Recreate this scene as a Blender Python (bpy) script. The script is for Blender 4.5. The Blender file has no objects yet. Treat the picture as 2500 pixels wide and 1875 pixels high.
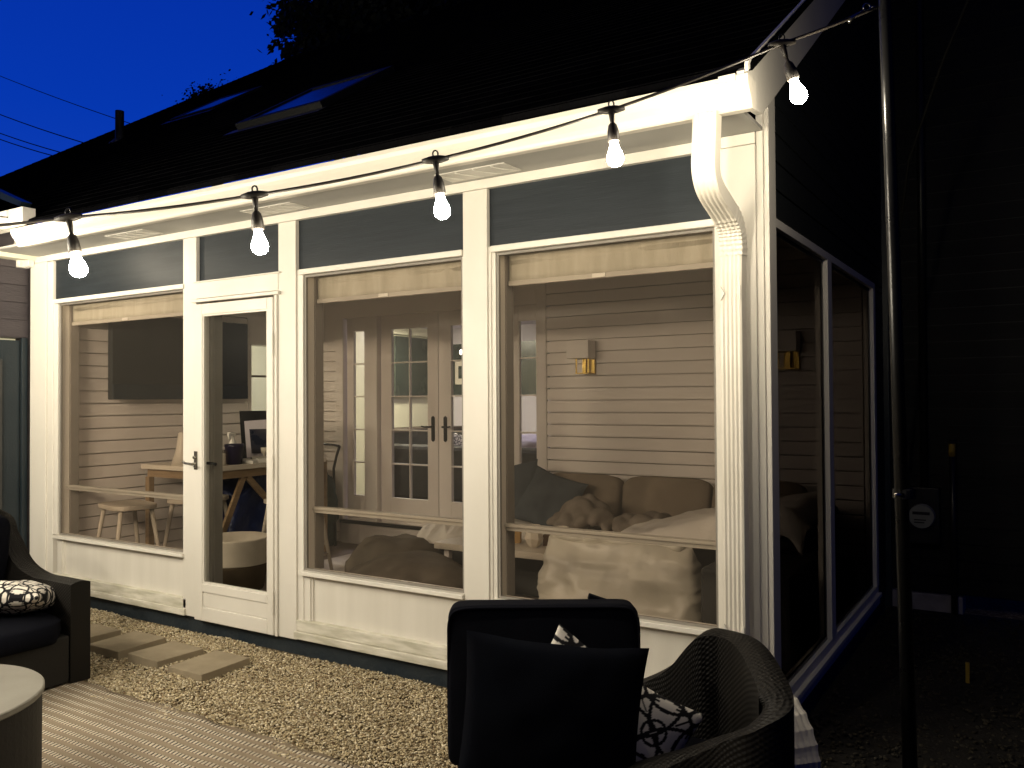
import bpy, math, random
import numpy as np
from mathutils import Vector, Matrix, noise
random.seed(7); rng = np.random.default_rng(7)
sc = bpy.context.scene
R = math.radians

# ------------------------------------------------------------------ camera
YAW, PITCH, ROLL = R(32.208), R(0.971), R(-0.373)
fwd = Vector((-math.sin(YAW)*math.cos(PITCH), math.cos(YAW)*math.cos(PITCH), math.sin(PITCH)))
rt = Vector((math.cos(YAW), math.sin(YAW), 0)); up = rt.cross(fwd)
rt2 = rt*math.cos(ROLL)+up*math.sin(ROLL); up2 = -rt*math.sin(ROLL)+up*math.cos(ROLL)
cd = bpy.data.cameras.new('camera'); cam = bpy.data.objects.new('camera', cd); sc.collection.objects.link(cam)
m = Matrix((rt2, up2, -fwd)).transposed().to_4x4(); m.translation = Vector((0.982, -3.557, 1.525))
cam.matrix_world = m
cd.sensor_width = 36; cd.lens = 36*2051.55/2500; cd.clip_end = 500; cd.clip_start = 0.05
sc.camera = cam

# ------------------------------------------------------------------ world: dusk sky, sun well below the horizon
w = bpy.data.worlds.new('World'); sc.world = w; w.use_nodes = True
nt = w.node_tree; bg = nt.nodes['Background']
tc = nt.nodes.new('ShaderNodeTexCoord'); sx = nt.nodes.new('ShaderNodeSeparateXYZ'); rp = nt.nodes.new('ShaderNodeValToRGB')
nt.links.new(tc.outputs['Generated'], sx.inputs[0]); nt.links.new(sx.outputs['Z'], rp.inputs[0]); nt.links.new(rp.outputs[0], bg.inputs[0])
e = rp.color_ramp.elements
e[0].position = 0.0; e[0].color = (0.012, 0.07, 0.55, 1)
e[1].position = 0.62; e[1].color = (0.0005, 0.017, 0.30, 1)
x_ = rp.color_ramp.elements.new(0.3); x_.color = (0.0015, 0.038, 0.43, 1)
# afterglow: the sky is brightest to the north-west beyond the house and falls off round the compass and overhead
dt = nt.nodes.new('ShaderNodeVectorMath'); dt.operation = 'DOT_PRODUCT'; dt.inputs[1].default_value = (-0.78, 0.62, 0.0)
nt.links.new(tc.outputs['Generated'], dt.inputs[0])
mr = nt.nodes.new('ShaderNodeMapRange'); mr.inputs[1].default_value = 0.35; mr.inputs[2].default_value = 0.85; mr.inputs[3].default_value = 0.10; mr.inputs[4].default_value = 1.0
nt.links.new(dt.outputs['Value'], mr.inputs[0]); nt.links.new(mr.outputs[0], bg.inputs[1])

# ------------------------------------------------------------------ exposure
sc.view_settings.view_transform = 'Standard'; sc.view_settings.look = 'None'
sc.view_settings.exposure = 0.0; sc.view_settings.gamma = 1
sc.render.engine = 'CYCLES'
sc.cycles.use_denoising = True; sc.cycles.denoising_prefilter = 'ACCURATE'
sc.cycles.max_bounces = 10; sc.cycles.transparent_max_bounces = 16
sc.cycles.sample_clamp_indirect = 3.0; sc.cycles.blur_glossy = 0.5
BULB_STRENGTH = 500.0

# ------------------------------------------------------------------ node helpers
def principled(name, col, rough=0.6, spec=0.4, metal=0.0):
    ma = bpy.data.materials.new(name); ma.use_nodes = True
    b = ma.node_tree.nodes['Principled BSDF']
    b.inputs['Base Color'].default_value = (*col, 1); b.inputs['Roughness'].default_value = rough
    b.inputs['Metallic'].default_value = metal; b.inputs['Specular IOR Level'].default_value = spec
    return ma, ma.node_tree, b
def N(nt, t, **kw):
    n = nt.nodes.new(t)
    for k, v in kw.items():
        if k in n.inputs: n.inputs[k].default_value = v
        else: setattr(n, k, v)
    return n
def MT(nt, op, a, b=None, c=None):
    n = nt.nodes.new('ShaderNodeMath'); n.operation = op
    for i, q in enumerate((a, b, c)):
        if q is None: continue
        if isinstance(q, (int, float)): n.inputs[i].default_value = q
        else: nt.links.new(q, n.inputs[i])
    return n.outputs[0]
def mixcol(nt, f, a, b):
    n = nt.nodes.new('ShaderNodeMix'); n.data_type = 'RGBA'
    if isinstance(f, (int, float)): n.inputs[0].default_value = f
    else: nt.links.new(f, n.inputs[0])
    for i, q in ((6, a), (7, b)):
        if isinstance(q, tuple): n.inputs[i].default_value = (*q, 1) if len(q) == 3 else q
        else: nt.links.new(q, n.inputs[i])
    return n.outputs[2]
def bump(nt, b, h, dist=0.002, strength=1.0):
    n = N(nt, 'ShaderNodeBump'); n.inputs['Distance'].default_value = dist; n.inputs['Strength'].default_value = strength
    nt.links.new(h, n.inputs['Height']); nt.links.new(n.outputs[0], b.inputs['Normal'])
def ramp(nt, f, stops):
    n = N(nt, 'ShaderNodeValToRGB'); nt.links.new(f, n.inputs[0]); el = n.color_ramp.elements
    while len(el) < len(stops): el.new(0.5)
    for q, (p_, c_) in zip(el, stops): q.position = p_; q.color = (*c_, 1) if isinstance(c_, tuple) else (c_, c_, c_, 1)
    return n.outputs[0]
def noisy(name, c1, c2, scale=8.0, rough=0.6, bscale=60.0, bdist=0.001, stretch=(1, 1, 1), detail=5, spec=0.4, metal=0.0, rvar=0.1):
    """paint, wood, fabric or plaster: two tones mottled by noise, a fine bump and uneven gloss"""
    ma, nt, b = principled(name, c1, rough, spec, metal)
    tc = N(nt, 'ShaderNodeTexCoord'); mp = N(nt, 'ShaderNodeMapping'); mp.inputs['Scale'].default_value = stretch
    nt.links.new(tc.outputs['Object'], mp.inputs[0])
    n1 = N(nt, 'ShaderNodeTexNoise'); n1.inputs['Scale'].default_value = scale; n1.inputs['Detail'].default_value = detail
    n2 = N(nt, 'ShaderNodeTexNoise'); n2.inputs['Scale'].default_value = bscale; n2.inputs['Detail'].default_value = 4
    nt.links.new(mp.outputs[0], n1.inputs[0]); nt.links.new(mp.outputs[0], n2.inputs[0])
    f = ramp(nt, n1.outputs[0], [(0.35, 0.0), (0.65, 1.0)])
    nt.links.new(mixcol(nt, f, c1, c2), b.inputs['Base Color'])
    nt.links.new(MT(nt, 'MULTIPLY_ADD', n1.outputs[0], rvar*2, rough-rvar), b.inputs['Roughness'])
    bump(nt, b, n2.outputs[0], bdist)
    return ma

M = {}
M['white'] = noisy('white_paint', (0.76, 0.73, 0.66), (0.70, 0.67, 0.60), 2.5, 0.42, 45, 0.0012, (1, 1, 0.5))
M['gutter'] = noisy('white_enamel', (0.78, 0.74, 0.66), (0.70, 0.66, 0.57), 3.0, 0.3, 12, 0.0008, (0.4, 1, 1))
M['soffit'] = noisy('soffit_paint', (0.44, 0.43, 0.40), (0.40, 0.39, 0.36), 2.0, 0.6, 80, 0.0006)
M['stain'] = noisy('weathered_white', (0.74, 0.71, 0.62), (0.50, 0.48, 0.38), 5.0, 0.5, 60, 0.0015, (1.0, 1, 6))
M['panel_white'] = noisy('panel_white', (0.74, 0.71, 0.64), (0.68, 0.65, 0.58), 1.6, 0.45, 60, 0.001, (5, 1, 0.35))
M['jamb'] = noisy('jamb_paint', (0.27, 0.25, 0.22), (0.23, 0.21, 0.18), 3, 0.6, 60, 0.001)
M['inner_white'] = noisy('inner_white', (0.80, 0.75, 0.70), (0.75, 0.70, 0.65), 2.0, 0.55, 60, 0.0008)
M['charcoal'] = noisy('charcoal_board', (0.023, 0.029, 0.035), (0.017, 0.022, 0.027), 3, 0.42, 18, 0.0007, (0.7, 1, 9), spec=0.22, rvar=0.08)
M['basement'] = noisy('navy_foundation', (0.012, 0.020, 0.028), (0.022, 0.030, 0.036), 6, 0.6, 25, 0.006)
M['siding_dark'] = noisy('dark_siding', (0.012, 0.015, 0.0155), (0.009, 0.011, 0.012), 2, 0.55, 40, 0.002, (0.4, 0.4, 5))
M['siding_wing'] = noisy('wing_siding', (0.055, 0.047, 0.052), (0.042, 0.036, 0.041), 2, 0.5, 40, 0.002, (0.4, 0.4, 5))
M['siding_black'] = noisy('black_siding', (0.006, 0.0065, 0.006), (0.004, 0.0045, 0.0045), 2, 0.6, 40, 0.002, (0.4, 0.4, 5), spec=0.2)
M['door_dark'] = noisy('teal_black_paint', (0.012, 0.020, 0.026), (0.018, 0.026, 0.032), 3, 0.35, 60, 0.001)
M['black_metal'] = noisy('black_metal', (0.012, 0.012, 0.012), (0.02, 0.02, 0.02), 10, 0.35, 100, 0.0004, metal=0.3)
M['rope_dark'] = noisy('dark_rope', (0.006, 0.006, 0.005), (0.01, 0.01, 0.008), 20, 0.9, 100, 0.0003, spec=0.1)
M['pole_gloss'] = noisy('glossy_black_pole', (0.004, 0.004, 0.004), (0.006, 0.006, 0.006), 10, 0.28, 60, 0.0002, spec=0.25, rvar=0.03)
M['cable'] = noisy('cable_rubber', (0.018, 0.016, 0.014), (0.03, 0.025, 0.02), 20, 0.5, 100, 0.0003)
M['chrome'] = noisy('worn_chrome', (0.55, 0.53, 0.48), (0.4, 0.38, 0.33), 30, 0.22, 60, 0.0003, metal=1.0)
M['brass'] = noisy('brass', (0.62, 0.42, 0.08), (0.5, 0.33, 0.06), 20, 0.35, 60, 0.0002, metal=0.5)
M['plastic'] = noisy('white_plastic', (0.72, 0.70, 0.64), (0.66, 0.64, 0.58), 12, 0.4, 100, 0.0002)
M['concrete'] = noisy('concrete', (0.32, 0.265, 0.18), (0.26, 0.215, 0.145), 9, 0.85, 120, 0.002)
M['concrete_grey'] = noisy('foundation_concrete', (0.30, 0.28, 0.30), (0.20, 0.19, 0.20), 7, 0.9, 60, 0.004)
M['tabletop'] = noisy('stone_tabletop', (0.22, 0.21, 0.175), (0.19, 0.18, 0.15), 4, 0.5, 100, 0.0005)
M['chair_base'] = noisy('chair_base_weave', (0.006, 0.005, 0.004), (0.009, 0.008, 0.006), 8, 0.7, 60, 0.002)
M['drum'] = noisy('dark_drum', (0.014, 0.013, 0.011), (0.02, 0.018, 0.015), 8, 0.7, 60, 0.002)
M['black_fabric'] = noisy('black_fabric', (0.0045, 0.005, 0.008), (0.006, 0.0065, 0.010), 12, 0.95, 500, 0.0015, spec=0.05)
M['navy_fabric'] = noisy('navy_fabric', (0.0025, 0.003, 0.0055), (0.0035, 0.0045, 0.0075), 12, 0.95, 400, 0.002, spec=0.05)
M['sofa_fabric'] = noisy('tan_linen', (0.25, 0.205, 0.155), (0.215, 0.175, 0.13), 5, 0.95, 350, 0.0015, spec=0.1)
M['teal_fabric'] = noisy('teal_velvet', (0.082, 0.093, 0.102), (0.062, 0.071, 0.079), 5, 0.9, 250, 0.0015, spec=0.15)
M['blanket'] = noisy('taupe_fleece', (0.26, 0.225, 0.185), (0.20, 0.17, 0.14), 9, 1.0, 180, 0.005, spec=0.05)
M['sheet'] = noisy('white_sheet', (0.74, 0.70, 0.64), (0.68, 0.64, 0.58), 4, 0.8, 60, 0.002, spec=0.2)
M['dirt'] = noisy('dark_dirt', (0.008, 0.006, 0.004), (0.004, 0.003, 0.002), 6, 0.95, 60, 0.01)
M['pouf'] = noisy('grey_pouf', (0.17, 0.145, 0.115), (0.14, 0.12, 0.095), 7, 0.95, 300, 0.003, spec=0.1)
M['dark_base'] = noisy('dark_grey_base', (0.055, 0.055, 0.052), (0.045, 0.045, 0.043), 4, 0.8, 200, 0.001)
M['bag'] = noisy('cloudy_plastic', (0.70, 0.66, 0.56), (0.60, 0.57, 0.48), 3, 0.35, 9, 0.006, spec=0.5)
M['rail'] = noisy('rail_paint', (0.46, 0.44, 0.38), (0.40, 0.38, 0.33), 3, 0.6, 60, 0.001)
M['wood'] = noisy('pine_wood', (0.29, 0.20, 0.11), (0.22, 0.15, 0.08), 6, 0.55, 40, 0.001, (1, 1, 8))
M['wood_board'] = noisy('crate_wood', (0.40, 0.29, 0.14), (0.33, 0.23, 0.11), 5, 0.6, 40, 0.001, (1, 1, 6))
M['stool'] = noisy('whitewashed_wood', (0.50, 0.44, 0.36), (0.43, 0.38, 0.30), 6, 0.6, 60, 0.001)
M['cardboard'] = noisy('cardboard', (0.42, 0.26, 0.09), (0.36, 0.22, 0.08), 6, 0.8, 60, 0.001)
M['brown_box'] = noisy('brown_box', (0.15, 0.09, 0.05), (0.12, 0.07, 0.04), 6, 0.8, 60, 0.001)
M['screen_black'] = noisy('dark_cover', (0.018, 0.021, 0.022), (0.013, 0.016, 0.017), 3, 0.55, 80, 0.001)
M['rope_white'] = noisy('cotton_rope', (0.62, 0.56, 0.46), (0.55, 0.49, 0.40), 8, 0.9, 200, 0.002)
M['rope_brown'] = noisy('jute_rope', (0.10, 0.075, 0.045), (0.08, 0.06, 0.035), 8, 0.9, 200, 0.002)
M['blue_bag'] = noisy('blue_nylon', (0.008, 0.018, 0.075), (0.005, 0.012, 0.055), 4, 0.4, 20, 0.012)
M['green_bag'] = noisy('dark_green_cloth', (0.022, 0.04, 0.035), (0.03, 0.05, 0.042), 6, 0.9, 100, 0.003)
M['floor_in'] = noisy('porch_floor', (0.20, 0.165, 0.14), (0.30, 0.25, 0.21), 5, 0.7, 40, 0.002)
M['ceramic'] = noisy('matt_ceramic', (0.62, 0.56, 0.46), (0.58, 0.52, 0.43), 5, 0.5, 60, 0.0004)
M['navy_pot'] = noisy('navy_glaze', (0.012, 0.010, 0.028), (0.018, 0.014, 0.035), 6, 0.3, 60, 0.0004)
M['pink'] = noisy('pink_bottle', (0.35, 0.10, 0.09), (0.3, 0.08, 0.08), 6, 0.4, 60, 0.0003)
M['blind'] = noisy('blind_cloth', (0.50, 0.48, 0.40), (0.41, 0.395, 0.32), 3.5, 0.8, 30, 0.003, (5, 1, 0.8))
M['red'] = noisy('red_plastic', (0.4, 0.03, 0.04), (0.35, 0.03, 0.04), 5, 0.4, 50, 0.0002)
M['yellow'] = noisy('yellow_tape', (0.30, 0.20, 0.02), (0.22, 0.15, 0.02), 10, 0.6, 60, 0.0003)
M['cream_wall'] = noisy('cream_wall', (0.78, 0.76, 0.60), (0.74, 0.72, 0.57), 2, 0.6, 60, 0.0005)
M['lilac_wall'] = noisy('pale_wall', (0.62, 0.58, 0.62), (0.58, 0.54, 0.58), 2, 0.7, 60, 0.0005)
M['ceiling_in'] = noisy('room_ceiling', (0.60, 0.56, 0.68), (0.56, 0.52, 0.64), 2, 0.8, 60, 0.0005)
M['room_dark'] = noisy('dark_green_board', (0.045, 0.055, 0.05), (0.035, 0.045, 0.04), 3, 0.25, 60, 0.0005)
M['room_floor'] = noisy('room_floor', (0.06, 0.045, 0.035), (0.05, 0.035, 0.03), 3, 0.5, 60, 0.0005)
M['wine'] = noisy('wine_blanket', (0.10, 0.02, 0.03), (0.06, 0.015, 0.02), 8, 0.9, 60, 0.004)
M['trunk'] = noisy('bark', (0.05, 0.035, 0.025), (0.03, 0.022, 0.016), 8, 0.9, 20, 0.02)
M['leaf'] = noisy('leaf', (0.010, 0.015, 0.007), (0.014, 0.02, 0.009), 3, 0.7, 30, 0.001)
M['letters'] = noisy('black_ink', (0.02, 0.018, 0.015), (0.03, 0.025, 0.02), 20, 0.8, 60, 0.0002)
M['meter_face'] = noisy('meter_face', (0.30, 0.31, 0.27), (0.24, 0.25, 0.22), 10, 0.3, 60, 0.0002)
M['photo_art'] = noisy('night_print', (0.008, 0.012, 0.028), (0.09, 0.08, 0.09), 4, 0.3, 60, 0.0002)

def glass(name, tint, refl_rough=0.02, fac=1.0, weave=0.0):
    ma = bpy.data.materials.new(name); ma.use_nodes = True; nt = ma.node_tree
    nt.nodes.remove(nt.nodes['Principled BSDF']); out = nt.nodes['Material Output']
    tr = N(nt, 'ShaderNodeBsdfTransparent'); tr.inputs[0].default_value = (*tint, 1)
    gl = N(nt, 'ShaderNodeBsdfGlossy'); gl.inputs[0].default_value = (0.9, 0.9, 0.9, 1); gl.inputs['Roughness'].default_value = refl_rough
    ge = N(nt, 'ShaderNodeNewGeometry'); dp = N(nt, 'ShaderNodeVectorMath'); dp.operation = 'DOT_PRODUCT'
    nt.links.new(ge.outputs['Normal'], dp.inputs[0]); nt.links.new(ge.outputs['Incoming'], dp.inputs[1])
    q = MT(nt, 'POWER', MT(nt, 'SUBTRACT', 1.0, MT(nt, 'ABSOLUTE', dp.outputs['Value'])), 5.0)
    mx = N(nt, 'ShaderNodeMixShader'); nt.links.new(MT(nt, 'MULTIPLY', MT(nt, 'MULTIPLY_ADD', q, 0.96, 0.04), fac), mx.inputs[0])
    first = tr.outputs[0]
    if weave:      # the threads of the mesh catch light
        df = N(nt, 'ShaderNodeBsdfDiffuse'); df.inputs[0].default_value = (0.42, 0.39, 0.34, 1); m2 = N(nt, 'ShaderNodeMixShader'); m2.inputs[0].default_value = weave
        nt.links.new(tr.outputs[0], m2.inputs[1]); nt.links.new(df.outputs[0], m2.inputs[2]); first = m2.outputs[0]
    nt.links.new(first, mx.inputs[1]); nt.links.new(gl.outputs[0], mx.inputs[2]); nt.links.new(mx.outputs[0], out.inputs[0])
    return ma
M['screen'] = glass('insect_screen', (0.92, 0.89, 0.86), 0.4, 0.03, 0.022)
M['dark_screen'] = glass('tinted_screen', (0.26, 0.25, 0.25), 0.3, 0.05)
M['door_glass'] = glass('porch_door_glass', (0.93, 0.93, 0.91), 0.40, 0.06)
M['glass'] = glass('clear_glass', (0.95, 0.96, 0.95), 0.02, 0.3)
M['bulb_glass'] = None
def emit(name, col, s):
    ma = bpy.data.materials.new(name); ma.use_nodes = True; nt = ma.node_tree
    nt.nodes.remove(nt.nodes['Principled BSDF']); em = N(nt, 'ShaderNodeEmission')
    em.inputs[0].default_value = (*col, 1); em.inputs[1].default_value = s
    nt.links.new(em.outputs[0], nt.nodes['Material Output'].inputs[0]); return ma
M['bulb'] = emit('lit_bulb', (1.0, 0.88, 0.67), BULB_STRENGTH)
M['bulb_fill'] = emit('fill_strand_bulb', (1.0, 0.89, 0.70), BULB_STRENGTH*3.2)  # brighter bulbs, only for the strand added out of view
M['lamp_cool'] = emit('ceiling_lamp_cool', (0.85, 0.80, 1.0), 120)
M['lamp_warm'] = emit('ceiling_lamp_warm', (1.0, 0.95, 0.76), 420)
M['pendant'] = emit('pendant_lamp', (1.0, 0.9, 0.75), 30)

# roof shingles
ma, nt, b = principled('asphalt_shingles', (0.02, 0.02, 0.021), 1.0, 0.0); M['shingle'] = ma
uvn = N(nt, 'ShaderNodeUVMap'); br = N(nt, 'ShaderNodeTexBrick')
br.inputs['Scale'].default_value = 1.0; br.inputs['Brick Width'].default_value = 0.3; br.inputs['Row Height'].default_value = 0.13; br.inputs['Mortar Size'].default_value = 0.006
br.inputs['Color1'].default_value = (0.0045, 0.0045, 0.005, 1); br.inputs['Color2'].default_value = (0.002, 0.002, 0.0024, 1); br.inputs['Mortar'].default_value = (0.004, 0.004, 0.004, 1)
nn = N(nt, 'ShaderNodeTexNoise'); nn.inputs['Scale'].default_value = 90; nt.links.new(uvn.outputs[0], nn.inputs[0])
nt.links.new(uvn.outputs[0], br.inputs[0]); nt.links.new(br.outputs[0], b.inputs['Base Color'])
bump(nt, b, MT(nt, 'ADD', MT(nt, 'MULTIPLY', nn.outputs[0], 0.5), MT(nt, 'MULTIPLY', br.outputs['Fac'], -1.0)), 0.008)

# wicker weave from uv (metres)
ma, nt, b = principled('wicker', (0.03, 0.022, 0.012), 0.45, 0.3); M['wicker'] = ma; b.inputs['Roughness'].default_value = 0.6
uvn = N(nt, 'ShaderNodeUVMap'); s3 = N(nt, 'ShaderNodeSeparateXYZ'); nt.links.new(uvn.outputs[0], s3.inputs[0])
su = MT(nt, 'SINE', MT(nt, 'MULTIPLY', s3.outputs[0], math.pi/0.012)); sv = MT(nt, 'SINE', MT(nt, 'MULTIPLY', s3.outputs[1], math.pi/0.009))
h = MT(nt, 'MULTIPLY', su, sv); nt.links.new(ramp(nt, MT(nt, 'MULTIPLY_ADD', h, 0.35, 0.5), [(0.1, (0.0014, 0.001, 0.0008)), (0.9, (0.0065, 0.005, 0.0028))]), b.inputs['Base Color'])
bump(nt, b, h, 0.0011)

# rug: rows of pale tufts on beige, staggered
ma, nt, b = principled('woven_rug', (0.4, 0.35, 0.27), 0.95, 0.1); M['rug'] = ma
tcn = N(nt, 'ShaderNodeTexCoord'); s3 = N(nt, 'ShaderNodeSeparateXYZ'); nt.links.new(tcn.outputs['Object'], s3.inputs[0])
wob = N(nt, 'ShaderNodeTexNoise'); wob.inputs['Scale'].default_value = 5; nt.links.new(tcn.outputs['Object'], wob.inputs[0])
X = MT(nt, 'MULTIPLY_ADD', wob.outputs[0], 0.03, s3.outputs[0]); Y = MT(nt, 'MULTIPLY_ADD', wob.outputs[0], 0.02, s3.outputs[1])
row = MT(nt, 'FRACT', MT(nt, 'DIVIDE', Y, 0.056))
band = MT(nt, 'LESS_THAN', MT(nt, 'ABSOLUTE', MT(nt, 'SUBTRACT', row, 0.5)), 0.235)
slant = MT(nt, 'ADD', X, MT(nt, 'MULTIPLY', row, 0.012))
tuft = MT(nt, 'FRACT', MT(nt, 'DIVIDE', slant, 0.0235))
gap = MT(nt, 'LESS_THAN', tuft, 0.37)
dark = MT(nt, 'MULTIPLY', band, gap)
chev = MT(nt, 'FRACT', MT(nt, 'DIVIDE', MT(nt, 'ADD', X, MT(nt, 'MULTIPLY', MT(nt, 'ABSOLUTE', MT(nt, 'SUBTRACT', MT(nt, 'FRACT', MT(nt, 'ADD', row, 0.5)), 0.5)), 0.05)), 0.012))
n4 = N(nt, 'ShaderNodeTexNoise'); n4.inputs['Scale'].default_value = 2.2; n4.inputs['Detail'].default_value = 6; nt.links.new(tcn.outputs['Object'], n4.inputs[0])
base = mixcol(nt, MT(nt, 'MULTIPLY', chev, 0.5), (0.30, 0.245, 0.175), (0.22, 0.18, 0.13))
base = mixcol(nt, MT(nt, 'MULTIPLY', band, 0.95), base, (0.68, 0.61, 0.49))
base = mixcol(nt, dark, base, (0.025, 0.018, 0.012))
base = mixcol(nt, ramp(nt, n4.outputs[0], [(0.45, 0.0), (0.7, 0.45)]), base, (0.20, 0.155, 0.105))
nt.links.new(base, b.inputs['Base Color'])
bump(nt, b, MT(nt, 'ADD', MT(nt, 'MULTIPLY', MT(nt, 'MULTIPLY', band, MT(nt, 'SINE', MT(nt, 'MULTIPLY', tuft, math.pi))), 1.0), MT(nt, 'MULTIPLY', chev, 0.3)), 0.005)

# ground gravel sheet, pebbles, patterned cushion (colour attribute)
ma, nt, b = principled('gravel_bed', (0.12, 0.09, 0.05), 0.95, 0.2); M['gravel_bed'] = ma
tcn = N(nt, 'ShaderNodeTexCoord'); vo = N(nt, 'ShaderNodeTexVoronoi'); vo.inputs['Scale'].default_value = 75; nt.links.new(tcn.outputs['Object'], vo.inputs[0])
vs = N(nt, 'ShaderNodeSeparateXYZ'); nt.links.new(vo.outputs['Color'], vs.inputs[0])
nt.links.new(ramp(nt, vs.outputs[0], [(0.0, (0.05, 0.036, 0.02)), (0.5, (0.14, 0.105, 0.06)), (1.0, (0.30, 0.24, 0.15))]), b.inputs['Base Color'])
bump(nt, b, MT(nt, 'MULTIPLY', vo.outputs['Distance'], -1.0), 0.012)
def attr_mat(name, rough, bsc=200, bd=0.001):
    ma, nt, b = principled(name, (1, 1, 1), rough, 0.25)
    a = N(nt, 'ShaderNodeAttribute'); a.attribute_name = 'col'; nt.links.new(a.outputs['Color'], b.inputs['Base Color'])
    tcn = N(nt, 'ShaderNodeTexCoord'); n2 = N(nt, 'ShaderNodeTexNoise'); n2.inputs['Scale'].default_value = bsc; nt.links.new(tcn.outputs['Object'], n2.inputs[0]); bump(nt, b, n2.outputs[0], bd)
    return ma
M['pebble'] = attr_mat('pebbles', 0.8, 150, 0.002); M['printed'] = attr_mat('printed_cotton', 0.85)

# ------------------------------------------------------------------ object helpers
def col_link(o): sc.collection.objects.link(o)
def thing(name, label, cat, loc=(0, 0, 0), rotz=0, group=None):
    o = bpy.data.objects.new(name, None); col_link(o); o.location = loc; o.rotation_euler = (0, 0, rotz); o.empty_display_size = 0.1
    o['label'] = label; o['category'] = cat
    if group: o['group'] = group
    return o
def tag(o, label=None, cat=None, group=None, kind=None):
    for k, v in (('label', label), ('category', cat), ('group', group), ('kind', kind)):
        if v: o[k] = v
    return o
class MB:
    def __init__(s): s.v = []; s.f = []; s.uv = {}
    def add(s, vs, fs):
        n = len(s.v); s.v += [tuple(q) for q in vs]; s.f += [tuple(i+n for i in f) for f in fs]; return s
    def box(s, x0, x1, y0, y1, z0, z1):
        x0, x1 = min(x0, x1), max(x0, x1); y0, y1 = min(y0, y1), max(y0, y1); z0, z1 = min(z0, z1), max(z0, z1)
        return s.add([(x0,y0,z0),(x1,y0,z0),(x1,y1,z0),(x0,y1,z0),(x0,y0,z1),(x1,y0,z1),(x1,y1,z1),(x0,y1,z1)],
                     [(3,2,1,0),(4,5,6,7),(0,1,5,4),(1,2,6,5),(2,3,7,6),(3,0,4,7)])
    def beam(s, a, b, wx, wz, upv=(0, 0, 1)):
        a = Vector(a); b = Vector(b); d = (b-a).normalized(); u = Vector(upv)
        if abs(d.dot(u)) > 0.95: u = Vector((1, 0, 0))
        r = d.cross(u).normalized(); u = r.cross(d)
        vs = []
        for p in (a, b):
            for sx, sz in ((-1,-1),(1,-1),(1,1),(-1,1)): vs.append(p+r*sx*wx/2+u*sz*wz/2)
        return s.add(vs, [(3,2,1,0),(4,5,6,7),(0,1,5,4),(1,2,6,5),(2,3,7,6),(3,0,4,7)])
    def prism(s, pts, ax, a, b):
        """polygon pts in the plane across axis ax, from a to b"""
        n = len(pts); P = lambda q, t: {'x': (t, q[0], q[1]), 'y': (q[0], t, q[1]), 'z': (q[0], q[1], t)}[ax]
        vs = [P(q, a) for q in pts]+[P(q, b) for q in pts]
        return s.add(vs, [tuple(range(n))[::-1], tuple(range(n, 2*n))]+[(i, (i+1) % n, n+(i+1) % n, n+i) for i in range(n)])
    def tube(s, pts, r, n=10, cap=True):
        pts = [Vector(p) for p in pts]; rs = r if isinstance(r, (list, tuple)) else [r]*len(pts)
        vs = []; fs = []; prev = None
        for i, p in enumerate(pts):
            d = (pts[min(i+1, len(pts)-1)]-pts[max(i-1, 0)]).normalized()
            if prev is None: u = d.orthogonal().normalized()
            else: u = (prev-d*prev.dot(d)).normalized()
            prev = u; v = d.cross(u)
            for k in range(n):
                a = 2*math.pi*k/n; vs.append(p+(u*math.cos(a)+v*math.sin(a))*rs[i])
        for i in range(len(pts)-1):
            for k in range(n): fs.append((i*n+k, i*n+(k+1) % n, (i+1)*n+(k+1) % n, (i+1)*n+k))
        if cap: fs += [tuple(range(n))[::-1], tuple((len(pts)-1)*n+k for k in range(n))]
        return s.add(vs, fs)
    def lathe(s, prof, c=(0, 0, 0), n=24, sx=1, sy=1):
        vs = []; fs = []
        for r_, z_ in prof:
            for k in range(n):
                a = 2*math.pi*k/n; vs.append((c[0]+r_*sx*math.cos(a), c[1]+r_*sy*math.sin(a), c[2]+z_))
        for i in range(len(prof)-1):
            for k in range(n): fs.append((i*n+k, i*n+(k+1) % n, (i+1)*n+(k+1) % n, (i+1)*n+k))
        fs += [tuple(range(n))[::-1], tuple((len(prof)-1)*n+k for k in range(n))]
        return s.add(vs, fs)
    def build(s, name, mat, parent=None, bevel=0.0, smooth=False, world=True):
        me = bpy.data.meshes.new(name); me.from_pydata(s.v, [], s.f); me.materials.append(mat); me.validate(); me.update()
        o = bpy.data.objects.new(name, me); col_link(o)
        if parent is not None:
            o.parent = parent
            if world:
                par = parent; off = Vector((0, 0, 0)); 
                while par is not None: off += Vector(par.location); par = par.parent
                o.location = -off
        if bevel:
            b = o.modifiers.new('bevel', 'BEVEL'); b.width = bevel; b.segments = 2; b.limit_method = 'ANGLE'; b.angle_limit = R(40)
        if smooth:
            for p in me.polygons: p.use_smooth = True
        return o
def bx(name, mat, parent, *boxes, bevel=0.002, **kw):
    m_ = MB()
    for q in boxes: m_.box(*q)
    return m_.build(name, mat, parent, bevel=bevel, **kw)
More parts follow.
